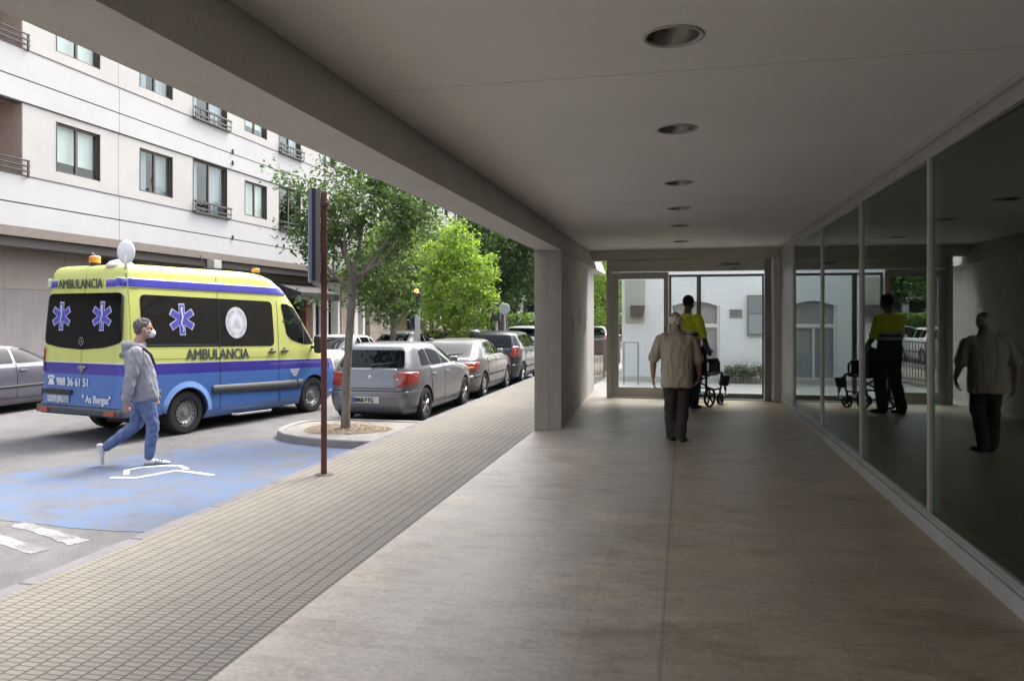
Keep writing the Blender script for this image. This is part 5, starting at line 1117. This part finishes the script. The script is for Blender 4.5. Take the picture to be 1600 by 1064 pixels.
hn = Vector(J[1][2]); q = MB(); hand(q, hn, (-0.25, 0.9, -0.35), (0, -0.3, -1), -1, 1.15, 1.12); q.cap(hn, hn-Vector((0.02, 0.08, -0.06)), 0.036, 0.038, 10); remesh(q, 'glove', mat('blue_glove', (0.10, 0.16, 0.42), 0.5), t2, 0.007, 1)
t2.scale = (AT, AT, AT*1.03)

# ---- pedestrian walking across the road, seen from his right side
Px = Vector((-6.50, 8.11, ROAD)); t3 = thing('person', tuple(Px), 'masked grey-haired man in grey hooded sweatshirt and blue jeans walking past the ambulance', 'person', R(-50))
sk = MB(); hc = Vector((0.0, -0.01, 1.665)); hr = Rx(R(-6))
head(sk, hc, hr, 1.04); chain(sk, [(0, -0.10, 1.42), (0, -0.045, 1.58)], [0.066, 0.058])
torso(sk, [((0, 0, 0.85), 0.15, 0.10, 0), ((0, -0.03, 1.1), 0.14, 0.10, 0), ((0, -0.08, 1.35), 0.15, 0.09, 0), ((0, -0.09, 1.44), 0.10, 0.07, 0)])
rs_, re_, rw_ = Vector((0.195, -0.10, 1.38)), Vector((0.235, -0.165, 1.08)), Vector((0.225, -0.215, 0.82)); ls_, le_, lw_ = Vector((-0.195, -0.09, 1.38)), Vector((-0.24, 0.02, 1.09)), Vector((-0.22, 0.10, 0.86))
chain(sk, [rs_, re_, rw_], [0.05, 0.042, 0.03]); chain(sk, [ls_, le_, lw_], [0.05, 0.042, 0.03]); hand(sk, rw_, (0.0, 0.02, -1), (-1, 0, 0), 1, 0.6); hand(sk, lw_, (0, 0.3, -1), (1, 0, 0), -1, 0.6)
fk, fa, bk, ba = Vector((0.09, 0.085, 0.48)), Vector((0.09, 0.045, 0.10)), Vector((-0.09, -0.10, 0.47)), Vector((-0.09, -0.43, 0.235))
hipR, hipL = Vector((0.09, -0.02, 0.88)), Vector((-0.09, -0.03, 0.88))
chain(sk, [hipR, fk, fa], [0.08, 0.052, 0.036]); chain(sk, [hipL, bk, ba], [0.08, 0.052, 0.036])
remesh(sk, 'body', M_skin, t3, 0.008, 3); eyes(t3, hc, hr, 1.04)
sh = MB()
torso(sh, [((0, -0.01, 0.80), 0.195, 0.160, 0), ((0, -0.01, 0.85), 0.20, 0.165, 0), ((0, -0.02, 0.93), 0.20, 0.165, 0), ((0, -0.04, 1.10), 0.20, 0.158, 0), ((0, -0.07, 1.25), 0.205, 0.152, 0), ((0, -0.095, 1.37), 0.195, 0.13, 0), ((0, -0.095, 1.44), 0.13, 0.10, 0), ((0, -0.07, 1.50), 0.08, 0.078, 0)])
chain(sh, [(0.15, -0.095, 1.37), rs_, rs_.lerp(re_, 0.5), re_, re_.lerp(rw_, 0.55), re_.lerp(rw_, 0.93)], [0.085, 0.084, 0.075, 0.068, 0.062, 0.048]); chain(sh, [(-0.15, -0.09, 1.37), ls_, le_, le_.lerp(lw_, 0.93)], [0.085, 0.082, 0.066, 0.047])
M_swt = mat('grey_sweatshirt', (0.27, 0.27, 0.31), 0.95, var=0.10, vscale=40)
remesh(sh, 'sweatshirt', M_swt, t3, 0.011, 4, 0.012, 0.10, (1.5, 1.5, 0.7))
hd_m = MB(); chain(hd_m, [(-0.10, -0.06, 1.46), (-0.09, -0.155, 1.475), (0.0, -0.205, 1.47), (0.09, -0.155, 1.475), (0.10, -0.06, 1.46), (0.05, 0.02, 1.40), (0.0, 0.04, 1.37)], [0.035, 0.045, 0.058, 0.045, 0.035, 0.026, 0.022]); chain(hd_m, [(0, -0.20, 1.46), (0, -0.215, 1.38)], [0.06, 0.045]); chain(hd_m, [(-0.10, -0.06, 1.46), (-0.05, 0.02, 1.40), (0.0, 0.04, 1.37)], [0.035, 0.026, 0.022])
remesh(hd_m, 'hood', M_swt, t3, 0.010, 4, 0.006, 0.07)
q = MB(); chain(q, [(0.215, -0.02, 1.44), (0.16, 0.06, 1.36), (0.10, 0.10, 1.24)], [0.016, 0.016, 0.016]); q.build('strap', M_blk, t3, False)
tr = MB(); torso(tr, [((0, -0.02, 0.78), 0.165, 0.12, 0), ((0, -0.02, 0.90), 0.165, 0.12, 0)])
chain(tr, [hipR, hipR.lerp(fk, 0.5), fk, fk.lerp(fa, 0.4), fa+Vector((0, 0, 0.015))], [0.108, 0.094, 0.072, 0.068, 0.052]); chain(tr, [hipL, hipL.lerp(bk, 0.5), bk, bk.lerp(ba, 0.4), ba+Vector((0, 0.01, 0))], [0.108, 0.094, 0.072, 0.068, 0.052])
remesh(tr, 'jeans', mat('blue_denim', (0.075, 0.11, 0.24), 0.9, col2=(0.14, 0.185, 0.33), vscale=9), t3, 0.010, 3, 0.010, 0.09, (1.2, 1.2, 1.0))
M_sn = mat('sneaker_white', (0.55, 0.55, 0.57), 0.7)
s_ = MB(); shoe(s_, (0.09, -0.015, 0.0), (0.10, 0.285, 0.0), (0, 0, 1), 0.05); o1 = remesh(s_, 'shoe', M_sn, t3, 0.008, 2)
s_ = MB(); shoe(s_, (-0.09, -0.535, 0.27), (-0.09, -0.475, -0.005+0.02), (0, 0.97, 0.24), 0.048); remesh(s_, 'shoe', M_sn, t3, 0.008, 2)
q = MB()
for k in range(3): q.tube([(0.147, 0.10+0.035*k, 0.025), (0.133, 0.13+0.03*k, 0.065)], 0.006, 6)
q.build('shoe_stripes', M_blk, o1, False)
hm = MB(); hm.ball(hc+hr @ Vector((0, -0.032, 0.044)), 0.098, 18, 12, (0.90, 1.0, 0.93), hr); hm.ball(hc+hr @ Vector((0, -0.06, -0.01)), 0.066, 12, 8, (1.15, 0.8, 1.0), hr)
for k in range(90):
    a = random.uniform(0, 6.28); e = random.uniform(0.1, 1.4); hm.ball(hc+hr @ Vector((0.088*cos(a)*cos(e), -0.024+0.098*sin(a)*cos(e), 0.045+0.09*sin(e))), random.uniform(0.008, 0.016), 6, 5)
remesh(hm, 'hair', mat('grey_hair', (0.05, 0.045, 0.04), 0.85, col2=(0.17, 0.16, 0.15), vscale=45), t3, 0.006, 1, 0.004, 0.025)
mk = MB(); mk.ball(hc+hr @ Vector((0, 0.088, -0.04)), 0.052, 14, 10, (1.0, 0.95, 1.05), hr); m_o = remesh(mk, 'face_mask', mat('mask_white', (0.72, 0.73, 0.75), 0.8), t3, 0.007, 1)
q = MB()
for sx in (-1, 1):
    for dz in (0.0, -0.045): q.tube([hc+hr @ Vector((sx*0.045, 0.085, -0.02+dz)), hc+hr @ Vector((sx*0.082, 0.02, -0.012+dz*0.5))], 0.003, 6)
q.build('mask_strap', mat('mask_white', (0.7, 0.7, 0.7), 0.8), m_o, False)
t3.scale = (1.0, 1.0, 1.0)

# ---- wheelchair (local +Y forward)
M_wc = mat('wheelchair_frame', (0.025, 0.026, 0.03), 0.4, 0.4); M_seat = mat('seat_vinyl', (0.02, 0.02, 0.022), 0.6)
wc = thing('wheelchair', (0.30, 14.95, 0), 'empty black folding wheelchair with small wheels pushed towards the open door', 'wheelchair', R(-32))
q = MB()
for sx in (-1, 1):
    x = sx*0.23
    q.tube([(x, -0.34, 0.93), (x, -0.25, 0.95), (x, -0.22, 0.90), (x, -0.20, 0.50), (x, -0.20, 0.28), (x, -0.17, 0.16)], 0.019, 8)
    q.tube([(x, -0.20, 0.50), (x, 0.22, 0.52), (x, 0.30, 0.44), (x, 0.36, 0.22)], 0.019, 8); q.tube([(x, -0.20, 0.26), (x, 0.22, 0.26), (x, 0.24, 0.50)], 0.017, 8)
    q.tube([(x, -0.20, 0.70), (x, 0.12, 0.72), (x, 0.17, 0.68), (x, 0.17, 0.52)], 0.017, 8); q.tube([(x, 0.20, 0.26), (x, 0.20, 0.16)], 0.017, 8)
q.tube([(-0.23, -0.05, 0.26), (0.23, -0.05, 0.50)], 0.015, 8); q.tube([(0.23, -0.04, 0.26), (-0.23, -0.04, 0.50)], 0.015, 8); q.tube([(-0.23, -0.20, 0.30), (0.23, -0.20, 0.30)], 0.01, 8)
q.build('frame', M_wc, wc, False, smooth=40)
q = MB(); q.rbox((0, 0.0, 0.515), (0.45, 0.42, 0.07), bev=0.02); q.build('seat', M_seat, wc, False); q = MB(); q.rbox((0, -0.205, 0.73), (0.45, 0.03, 0.40), bev=0.012); q.build('backrest', M_seat, wc, False)
for sx in (-1, 1):
    x = sx*0.23
    q = MB(); q.rbox((x, -0.02, 0.735), (0.05, 0.27, 0.035), bev=0.012); q.build('armrest', M_seat, wc, False)
    q = MB(); q.tube([(x, -0.42, 0.925), (x, -0.30, 0.945)], 0.018, 10); q.build('push_handle', M_seat, wc, False)
    q = MB(); q.rbox((x*0.62, 0.40, 0.13), (0.17, 0.15, 0.03), rx=R(15), bev=0.006); q.tube([(x, 0.36, 0.22), (x*0.95, 0.38, 0.13)], 0.01, 6); q.build('footrest', M_wc, wc, False)
    q = MB(); q.rbox((x, 0.33, 0.38), (0.15, 0.04, 0.17), rx=R(-20), bev=0.012); q.build('calf_pad', M_seat, wc, False)
    q = MB(); q.rbox((sx*0.245, -0.02, 0.62), (0.008, 0.26, 0.18)); q.build('side_panel', M_seat, wc, False)
    for y, r_ in ((-0.17, 0.155), (0.20, 0.095)):
        xx = sx*(0.27 if r_ > 0.1 else 0.23); q = MB(); q.smooth = True; q.lathe([(r_-0.022, -0.016), (r_-0.004, -0.014), (r_, 0), (r_-0.004, 0.014), (r_-0.022, 0.016)], (xx, y, r_), 'x', 28); wo = q.build('wheel', M_tyre, wc, False)
        q = MB()
        for k in range(5): a = 2*pi*k/5+0.4; q.tube([(xx, y, r_), (xx, y+(r_-0.02)*cos(a), r_+(r_-0.02)*sin(a))], 0.014, 6)
        q.lathe([(0.0, -0.02), (0.022, -0.02), (0.022, 0.02), (0, 0.02)], (xx, y, r_), 'x', 12); q.lathe([(r_-0.022, -0.012), (r_-0.03, 0), (r_-0.022, 0.012)], (xx, y, r_), 'x', 28); q.build('rim', M_wc, wo, False)

q = MB(); q.rbox((0, -0.27, 0.66), (0.36, 0.10, 0.28), bev=0.03); q.build('back_bag', M_seat, wc, False)
wc.scale = (1.28, 1.28, 1.2)
# ================================================================== ROAD SIGN ON ITS RED-BROWN POST
M_post = mat('oxide_red_post', (0.115, 0.032, 0.028), 0.45, var=0.25, vscale=9, coat=0.2)
sg = thing('road_sign', (-3.77, 7.47, 0), 'dark red square post on the pavement carrying a blue sign seen almost edge-on', 'road sign')
q = MB(); q.rbox((-3.77, 7.47, 1.52), (0.062, 0.062, 3.04), rz=R(25), bev=0.006); q.build('post', M_post, sg)
q = MB(); q.lathe([(0.10, 0.0), (0.10, 0.006), (0.05, 0.012)], (-3.77, 7.47, 0.0), 'z', 20, True); q.build('base_plate', mat('base_grey', (0.10, 0.09, 0.085), 0.7), sg)
vd = Vector((-3.77, 7.47)).normalized(); a_ = math.atan2(vd.y, vd.x)+R(2.0)      # plate runs nearly along the line of sight
d_ = Vector((cos(a_), sin(a_))); n_ = Vector((-d_.y, d_.x)); c0 = Vector((-3.77, 7.47))+n_*0.045+d_*0.02
q = MB(); W2 = 0.30
def sbox(mb, u0, u1, v0, v1, z0, z1):
    vs = [(*(c0+d_*u+n_*v), z) for z in (z0, z1) for u, v in ((u0, v0), (u1, v0), (u1, v1), (u0, v1))]
    mb.add(vs, [(0, 3, 2, 1), (4, 5, 6, 7), (0, 1, 5, 4), (1, 2, 6, 5), (2, 3, 7, 6), (3, 0, 4, 7)])
Z0, Z1 = 2.07, 3.02
q = MB(); sbox(q, -W2, W2, 0.0, 0.050, Z0, Z1); q.build('sign_case', mat('plate_back', (0.15, 0.14, 0.145), 0.5, 0.2), sg)
q = MB(); sbox(q, -W2-0.004, W2+0.004, 0.0502, 0.088, Z0-0.003, Z1+0.003); q.build('case_edge', mat('sign_navy', (0.011, 0.014, 0.028), 0.4), sg)
q = MB(); sbox(q, -W2, W2, 0.0882, 0.112, Z0, Z1); q.build('face_border', mat('border_white', (0.17, 0.20, 0.235), 0.45), sg)
q = MB(); sbox(q, -W2+0.03, W2-0.03, 0.1122, 0.116, Z0+0.03, Z1-0.03); q.build('sign_face', mat('sign_blue', (0.03, 0.07, 0.30), 0.35), sg)
for z in (Z0+0.01, Z1-0.12): q = MB(); q.rbox((-3.77, 7.47, z), (0.10, 0.10, 0.045), rz=R(25), bev=0.005); q.build('clamp', M_post, sg)

# ================================================================== TREES
def leaves_mesh(name, pts, size, m, parent, up=0.3, var=0.35):
    n = len(pts); P = np.asarray(pts, dtype=float); nrm = rng.normal(size=(n, 3)); nrm[:, 2] = np.abs(nrm[:, 2])+up; nrm /= np.linalg.norm(nrm, axis=1)[:, None]
    t1 = np.cross(nrm, rng.normal(size=(n, 3))); t1 /= np.linalg.norm(t1, axis=1)[:, None]; t2_ = np.cross(nrm, t1)
    s_ = size*(1+var*rng.uniform(-1, 1, n))[:, None]; t1 = t1*s_; t2_ = t2_*s_*0.42; bend = nrm*s_*0.18
    V = np.stack([P-t1, P-t1*0.2+t2_+bend, P+t1, P-t1*0.2-t2_+bend], 1).reshape(-1, 3)
    me = bpy.data.meshes.new(name); me.vertices.add(4*n); me.vertices.foreach_set('co', V.ravel()); me.loops.add(6*n); me.polygons.add(2*n)
    idx = np.arange(n)[:, None]*4; li = np.concatenate([idx+[0, 1, 2], idx+[0, 2, 3]], 1).ravel()
    me.loops.foreach_set('vertex_index', li.astype(np.int32)); me.polygons.foreach_set('loop_start', np.arange(0, 6*n, 3, dtype=np.int32)); me.polygons.foreach_set('loop_total', np.full(2*n, 3, dtype=np.int32))
    me.update(); me.validate(); me.materials.append(m); return link(name, me, parent, True)
def bark(name, c1, c2):
    return mat(name, c1, 0.95, col2=c2, vscale=5, bump=0.7, bscale=22, stretch=(1, 1, 0.35))
M_bark = bark('bark_grey', (0.13, 0.11, 0.09), (0.24, 0.21, 0.175))
def grow(mb, p, d, L_, r, depth, tips, bend=0.25, segs=4, up=0.12, rnd=random):
    pts = [Vector(p)]; rs = [r]; dd = Vector(d).normalized()
    for k in range(segs):
        dd = (dd+Vector((rnd.uniform(-1, 1), rnd.uniform(-1, 1), rnd.uniform(-0.5, 1)))*bend+Vector((0, 0, up))).normalized(); pts.append(pts[-1]+dd*L_/segs); rs.append(r*(1-0.55*(k+1)/segs))
        if depth <= 1: tips.append((pts[-1].copy(), dd.copy()))
    mb.tube(pts, rs, 7 if depth > 1 else 5)
    if depth > 0:
        n = 3 if depth > 1 else 4
        for k in range(n):
            i = random.randint(2, segs); a = rnd.uniform(0, 2*pi); side = Vector((cos(a), sin(a), rnd.uniform(-0.1, 0.5)))
            grow(mb, pts[i], (dd*0.7+side*0.9), L_*rnd.uniform(0.5, 0.75), rs[i]*0.62, depth-1, tips, bend, segs, up)
def make_leaf_pts(centres, per, spread, squash=0.8):
    P = []
    for c, s_ in centres:
        q = rng.normal(size=(per, 3))*spread*s_; q[:, 2] *= squash; P.append(np.array(c)+q)
    return np.concatenate(P)

# the slim street tree by the kerb
random.seed(21); rng = np.random.default_rng(5)
st = thing('street_tree', (-5.05, 10.72, -0.03), 'slim street tree with open dark green crown standing in the kerb island', 'tree')
tk = MB(); tk.smooth = True; tips = []
tb = Vector((-5.05, 10.72, -0.08)); tr_pts = [tb, tb+Vector((0.0, 0, 0.25)), tb+Vector((0.02, 0, 0.9)), tb+Vector((0.06, 0.02, 1.6)), tb+Vector((0.10, 0.04, 2.15)), tb+Vector((0.11, 0.05, 2.45))]
tk.tube(tr_pts, [0.085, 0.066, 0.062, 0.058, 0.062, 0.056], 14)
fork = tr_pts[-1]; Rv = Vector((cos(th), sin(th), 0)); Fv = Vector((-sin(th), cos(th), 0))     # across / along the view of the street
for (a, f_, u_, L_, r_) in ((-0.62, 0.10, 1.15, 1.7, 0.042), (-0.95, -0.4, 0.45, 1.15, 0.030), (0.85, 0.2, 0.9, 1.55, 0.042), (1.1, -0.2, 0.55, 1.35, 0.030), (0.15, 0.5, 1.3, 1.6, 0.036), (-0.2, -0.5, 1.0, 1.3, 0.030), (0.6, 0.8, 0.6, 1.3, 0.028), (-0.7, 0.7, 0.6, 1.2, 0.028)):
    d = Rv*a+Fv*f_+Vector((0, 0, u_)); start = fork-Vector((0, 0, random.uniform(0.0, 0.45))); grow(tk, start, d, L_*0.8, r_, 2, tips, 0.18, 4, 0.06)
tk.build('trunk', M_bark, st, True, smooth=60)
cs = [(tuple(p+Vector((0, 0, -0.03))), random.uniform(0.7, 1.3)) for p, d in tips]
for _ in range(9): a = random.uniform(0, 6.28); cs.append((tuple(fork+Rv*random.uniform(-0.95, 1.1)+Fv*random.uniform(-0.7, 0.8)+Vector((0, 0, random.uniform(-0.55, 0.75)))), random.uniform(0.8, 1.4)))
for _ in range(17): cs.append((tuple(fork+Rv*random.uniform(-0.9, 1.1)+Fv*random.uniform(-0.6, 0.6)+Vector((0, 0, random.uniform(-0.75, -0.3)))), random.uniform(0.8, 1.3)))
pts = make_leaf_pts(cs, 15, 0.115)
leaves_mesh('crown', pts, 0.048, leaf_mat('leaf_street', (0.030, 0.058, 0.027), (0.12, 0.18, 0.075), 0.36), st)

def broad_tree(loc, h, rad, trunk_h, label, m, nclump, per, size, squash=0.9, group='trees down the street', seed=1, spread=0.16, name='street_tree'):
    global rng
    random.seed(seed); rng = np.random.default_rng(seed); loc = Vector(loc)
    t = thing(name, tuple(loc), label, 'tree', 0, group); tk = MB(); tk.smooth = True; tips = []
    tk.tube([loc, loc+Vector((0.05, 0, trunk_h*0.5)), loc+Vector((0, 0.05, trunk_h)), loc+Vector((0, 0, trunk_h+(h-trunk_h)*0.55))], [rad*0.085, rad*0.065, rad*0.055, rad*0.02], 10)
    for k in range(7): a = k*0.9+random.random(); grow(tk, loc+Vector((0, 0, trunk_h+random.uniform(-0.1, 0.25)*(h-trunk_h))), (cos(a), sin(a), 0.8), rad*0.75, rad*0.035, 1, tips, 0.15, 3, 0.05)
    tk.build('trunk', M_bark, t, True, smooth=60)
    cs = []; cz = loc.z+(trunk_h*0.8+h)/2; hz = (h-trunk_h*0.8)/2
    while len(cs) < nclump:
        v = Vector((random.uniform(-1, 1), random.uniform(-1, 1), random.uniform(-1, 1))); l_ = v.length
        if l_ > 1 or l_ < 0.35: continue
        lump = 0.78+0.34*noise.noise(v*2.3+Vector((seed*3.1, 0, 0)))+0.12*noise.noise(v*5.5)
        if l_ > lump+0.12: continue
        tz = 1-0.25*max(0, v.z); cs.append(((loc.x+v.x*rad*tz, loc.y+v.y*rad*tz, cz+v.z*hz), random.uniform(0.6, 1.5)))
    leaves_mesh('crown', make_leaf_pts(cs, per, spread*rad, squash), size, m, t, 0.4)
    return t
L_bright = leaf_mat('leaf_bright', (0.11, 0.19, 0.035), (0.34, 0.44, 0.11), 0.42); L_mid = leaf_mat('leaf_mid', (0.055, 0.095, 0.038), (0.18, 0.25, 0.095), 0.40); L_dark = leaf_mat('leaf_dark', (0.034, 0.068, 0.032), (0.12, 0.185, 0.085), 0.35)
broad_tree((-6.25, 20.4, ROAD), 4.45, 1.28, 1.35, 'round bright lime green tree behind the parked cars', L_bright, 330, 34, 0.062, seed=3, spread=0.085)
broad_tree((-9.6, 24.0, ROAD), 5.1, 1.75, 1.7, 'green tree just behind the slim street tree', L_mid, 300, 30, 0.075, seed=4, spread=0.09)
broad_tree((-7.2, 30.0, ROAD), 7.6, 2.7, 2.4, 'tall dark green tree between the lime tree and the pillar', L_dark, 420, 34, 0.11, seed=5, spread=0.085)
broad_tree((-12.3, 33.0, ROAD), 7.8, 2.3, 2.3, 'green tree in front of the far end of the white apartment block', L_mid, 320, 30, 0.10, seed=6, spread=0.09)
broad_tree((-10.5, 43.0, ROAD), 8.5, 3.0, 2.5, 'distant mid green tree down the middle of the street', L_mid, 360, 28, 0.14, seed=8, spread=0.09)
broad_tree((-5.4, 38.0, ROAD), 8.2, 3.0, 2.2, 'big dark tree right beside the concrete pillar far back', L_dark, 420, 30, 0.13, seed=9, spread=0.09)
broad_tree((-2.9, 31.0, 0), 5.2, 1.7, 1.7, 'leafy tree seen through the gap left of the glass doors', L_bright, 260, 28, 0.08, seed=10, spread=0.09)
broad_tree((-3.4, 46.0, 0), 8.0, 3.2, 2.0, 'dark tree filling the view far behind the gap', L_dark, 300, 28, 0.15, seed=12, spread=0.09)
# low shrub at foot of the white building
bs = thing('shrub', (1.5, 20.2, 0), 'low grey green shrub at the foot of the white building beyond the doors', 'shrub')
random.seed(2); rng = np.random.default_rng(2)
cs = [((1.05+random.random()*0.95, 20.2+random.uniform(-0.12, 0.12), random.uniform(0.15, 0.40)), 1) for _ in range(90)]
leaves_mesh('foliage', make_leaf_pts(cs, 26, 0.06), 0.028, leaf_mat('leaf_grey', (0.07, 0.09, 0.05), (0.22, 0.25, 0.17), 0.25), bs)
q = MB()
for k in range(9): x = 1.1+0.1*k; q.tube([(x, 20.2, 0), (x+random.uniform(-0.05, 0.05), 20.2, 0.35)], 0.008, 5)
q.build('stems', M_bark, bs)
# low hedge and far wood down the street
hg = thing('hedge', (-4.5, 52, 0), 'clipped green hedge closing the end of the street', 'hedge'); rng = np.random.default_rng(7)
pts = np.column_stack([rng.uniform(-16, 2, 9000), rng.uniform(51.2, 52.8, 9000), rng.uniform(0, 1.9, 9000)]); leaves_mesh('foliage', pts, 0.16, L_mid, hg)

# unseen street behind the camera; brick block added to darken window reflections
bb = thing('reflection_block', (-8, -34, 0), 'unseen brick block added behind the viewer to darken window reflections', 'building')
MB().box(-26, 6, -44, -34, -0.2, 13).build('wall', M_brk, bb)
for k in range(9):
    for fl in range(3): MB().box(-24.5+k*3.2, -23.1+k*3.2, -33.99, -33.95, 2.4+fl*3.2, 4.0+fl*3.2).build('window', M_shop, bb)
broad_tree((-9.0, -9.0, ROAD), 6.5, 2.4, 1.9, 'leafy street tree behind the viewer, nearer one', L_mid, 200, 26, 0.12, seed=31, spread=0.09)
broad_tree((-4.6, -14.0, ROAD), 6.5, 2.2, 1.9, 'leafy street tree behind the viewer, farther one', L_mid, 200, 26, 0.12, seed=32, spread=0.09)
# ================================================================== DISTANT STREET
db = thing('distant_building', (-20, 74, 0), 'low pale building with a row of columns closing the street behind the trees', 'building')
M_db = concrete_mat('pale_far', (0.55, 0.52, 0.47), (0.62, 0.59, 0.54), False, 0.5)
q = MB(); q.box(-40, 8, 76, 86, 0, 11.5); q.build('wall', M_db, db)
q = MB()
for k in range(24): q.box(-40+k*2.0, -39.5+k*2.0, 73, 73.5, 0, 3.2)
q.build('columns', M_db, db, label='row of slim pale columns', kind='stuff'); q = MB(); q.box(-40.2, 8.2, 72.8, 75.99, 3.2, 4.0); q.build('canopy', M_db, db)
q = MB()
for fl in range(3):
    for k in range(15): q.box(-38+k*3.1, -36.6+k*3.1, 75.93, 75.99, 5.0+fl*2.3, 6.3+fl*2.3)
q.build('windows', M_shop, db); q = MB(); q.box(-40, 8, 75.9, 75.98, 0.1, 3.1); q.build('shop_front', M_shop, db)
# street furniture down the road
def fpole(name, x, y, h, label, cat, r=0.05): 
    t = thing(name, (x, y, ROAD), label, cat); q = MB(); q.tube([(x, y, ROAD), (x, y, ROAD+h)], r, 10); q.build('pole', M_aluD if h > 3 else M_alu, t); return t
tl = fpole('traffic_light', -6.5, 18.0, 2.3, 'amber-lit traffic light on a grey pole in front of the lime tree', 'traffic light', 0.045)
q = MB(); q.rbox((-6.5, 17.94, 2.18), (0.20, 0.16, 0.52), bev=0.02); q.build('lamp_housing', M_blk, tl)
for k, (z, m) in enumerate(((2.33, 'r'), (2.18, 'a'), (2.03, 'g'))):
    if k == 0:
        m_, N, L, b = nodes_mat('lit_amber'); b.inputs['Base Color'].default_value = (0.9, 0.35, 0.1, 1); b.inputs['Emission Color'].default_value = (1, 0.35, 0.12, 1); b.inputs['Emission Strength'].default_value = 1.2
    else: m_ = MATS['vehicle_glass']
    q = MB(); q.smooth = True; q.lathe([(0.0, -0.02), (0.045, -0.015), (0.06, 0.0)], (-6.5, 17.855, z), 'y', 16); q.build('lamp', m_, tl)
    q = MB(); q.tube([(-6.5, 17.86, z+0.068), (-6.5, 17.76, z+0.064)], 0.02, 6); q.build('visor', M_blk, tl)
fs2 = fpole('round_sign', -6.05, 25.5, 2.2, 'round pale sign on a thin pole beside the concrete pillar', 'road sign', 0.03)
q = MB(); q.lathe([(0.001, -0.02), (0.19, -0.02), (0.20, 0), (0.001, 0.0)], (-6.05, 25.46, 1.95), 'y', 24); q.build('disc', mat('sign_back', (0.42, 0.43, 0.45), 0.5), fs2)
lp = fpole('traffic_light', -6.6, 26.5, 1.9, 'dark unlit traffic light between the lime tree and the round sign', 'traffic light', 0.05)
q = MB(); q.rbox((-6.6, 26.45, 1.95), (0.34, 0.22, 0.85), bev=0.04); q.build('lamp_housing', M_rl, lp)
ps = fpole('street_post', -7.0, 19.2, 1.9, 'pale slim post below the lime tree crown', 'post', 0.035)
rs2 = fpole('warning_sign', -9.0, 24.6, 1.6, 'small dark blue board on a pole left of the lime tree', 'road sign', 0.03)
q = MB(); q.rbox((-9.0, 24.55, 1.55), (0.5, 0.04, 0.6), bev=0.01); q.build('board', mat('board_navy', (0.035, 0.04, 0.09), 0.5), rs2)
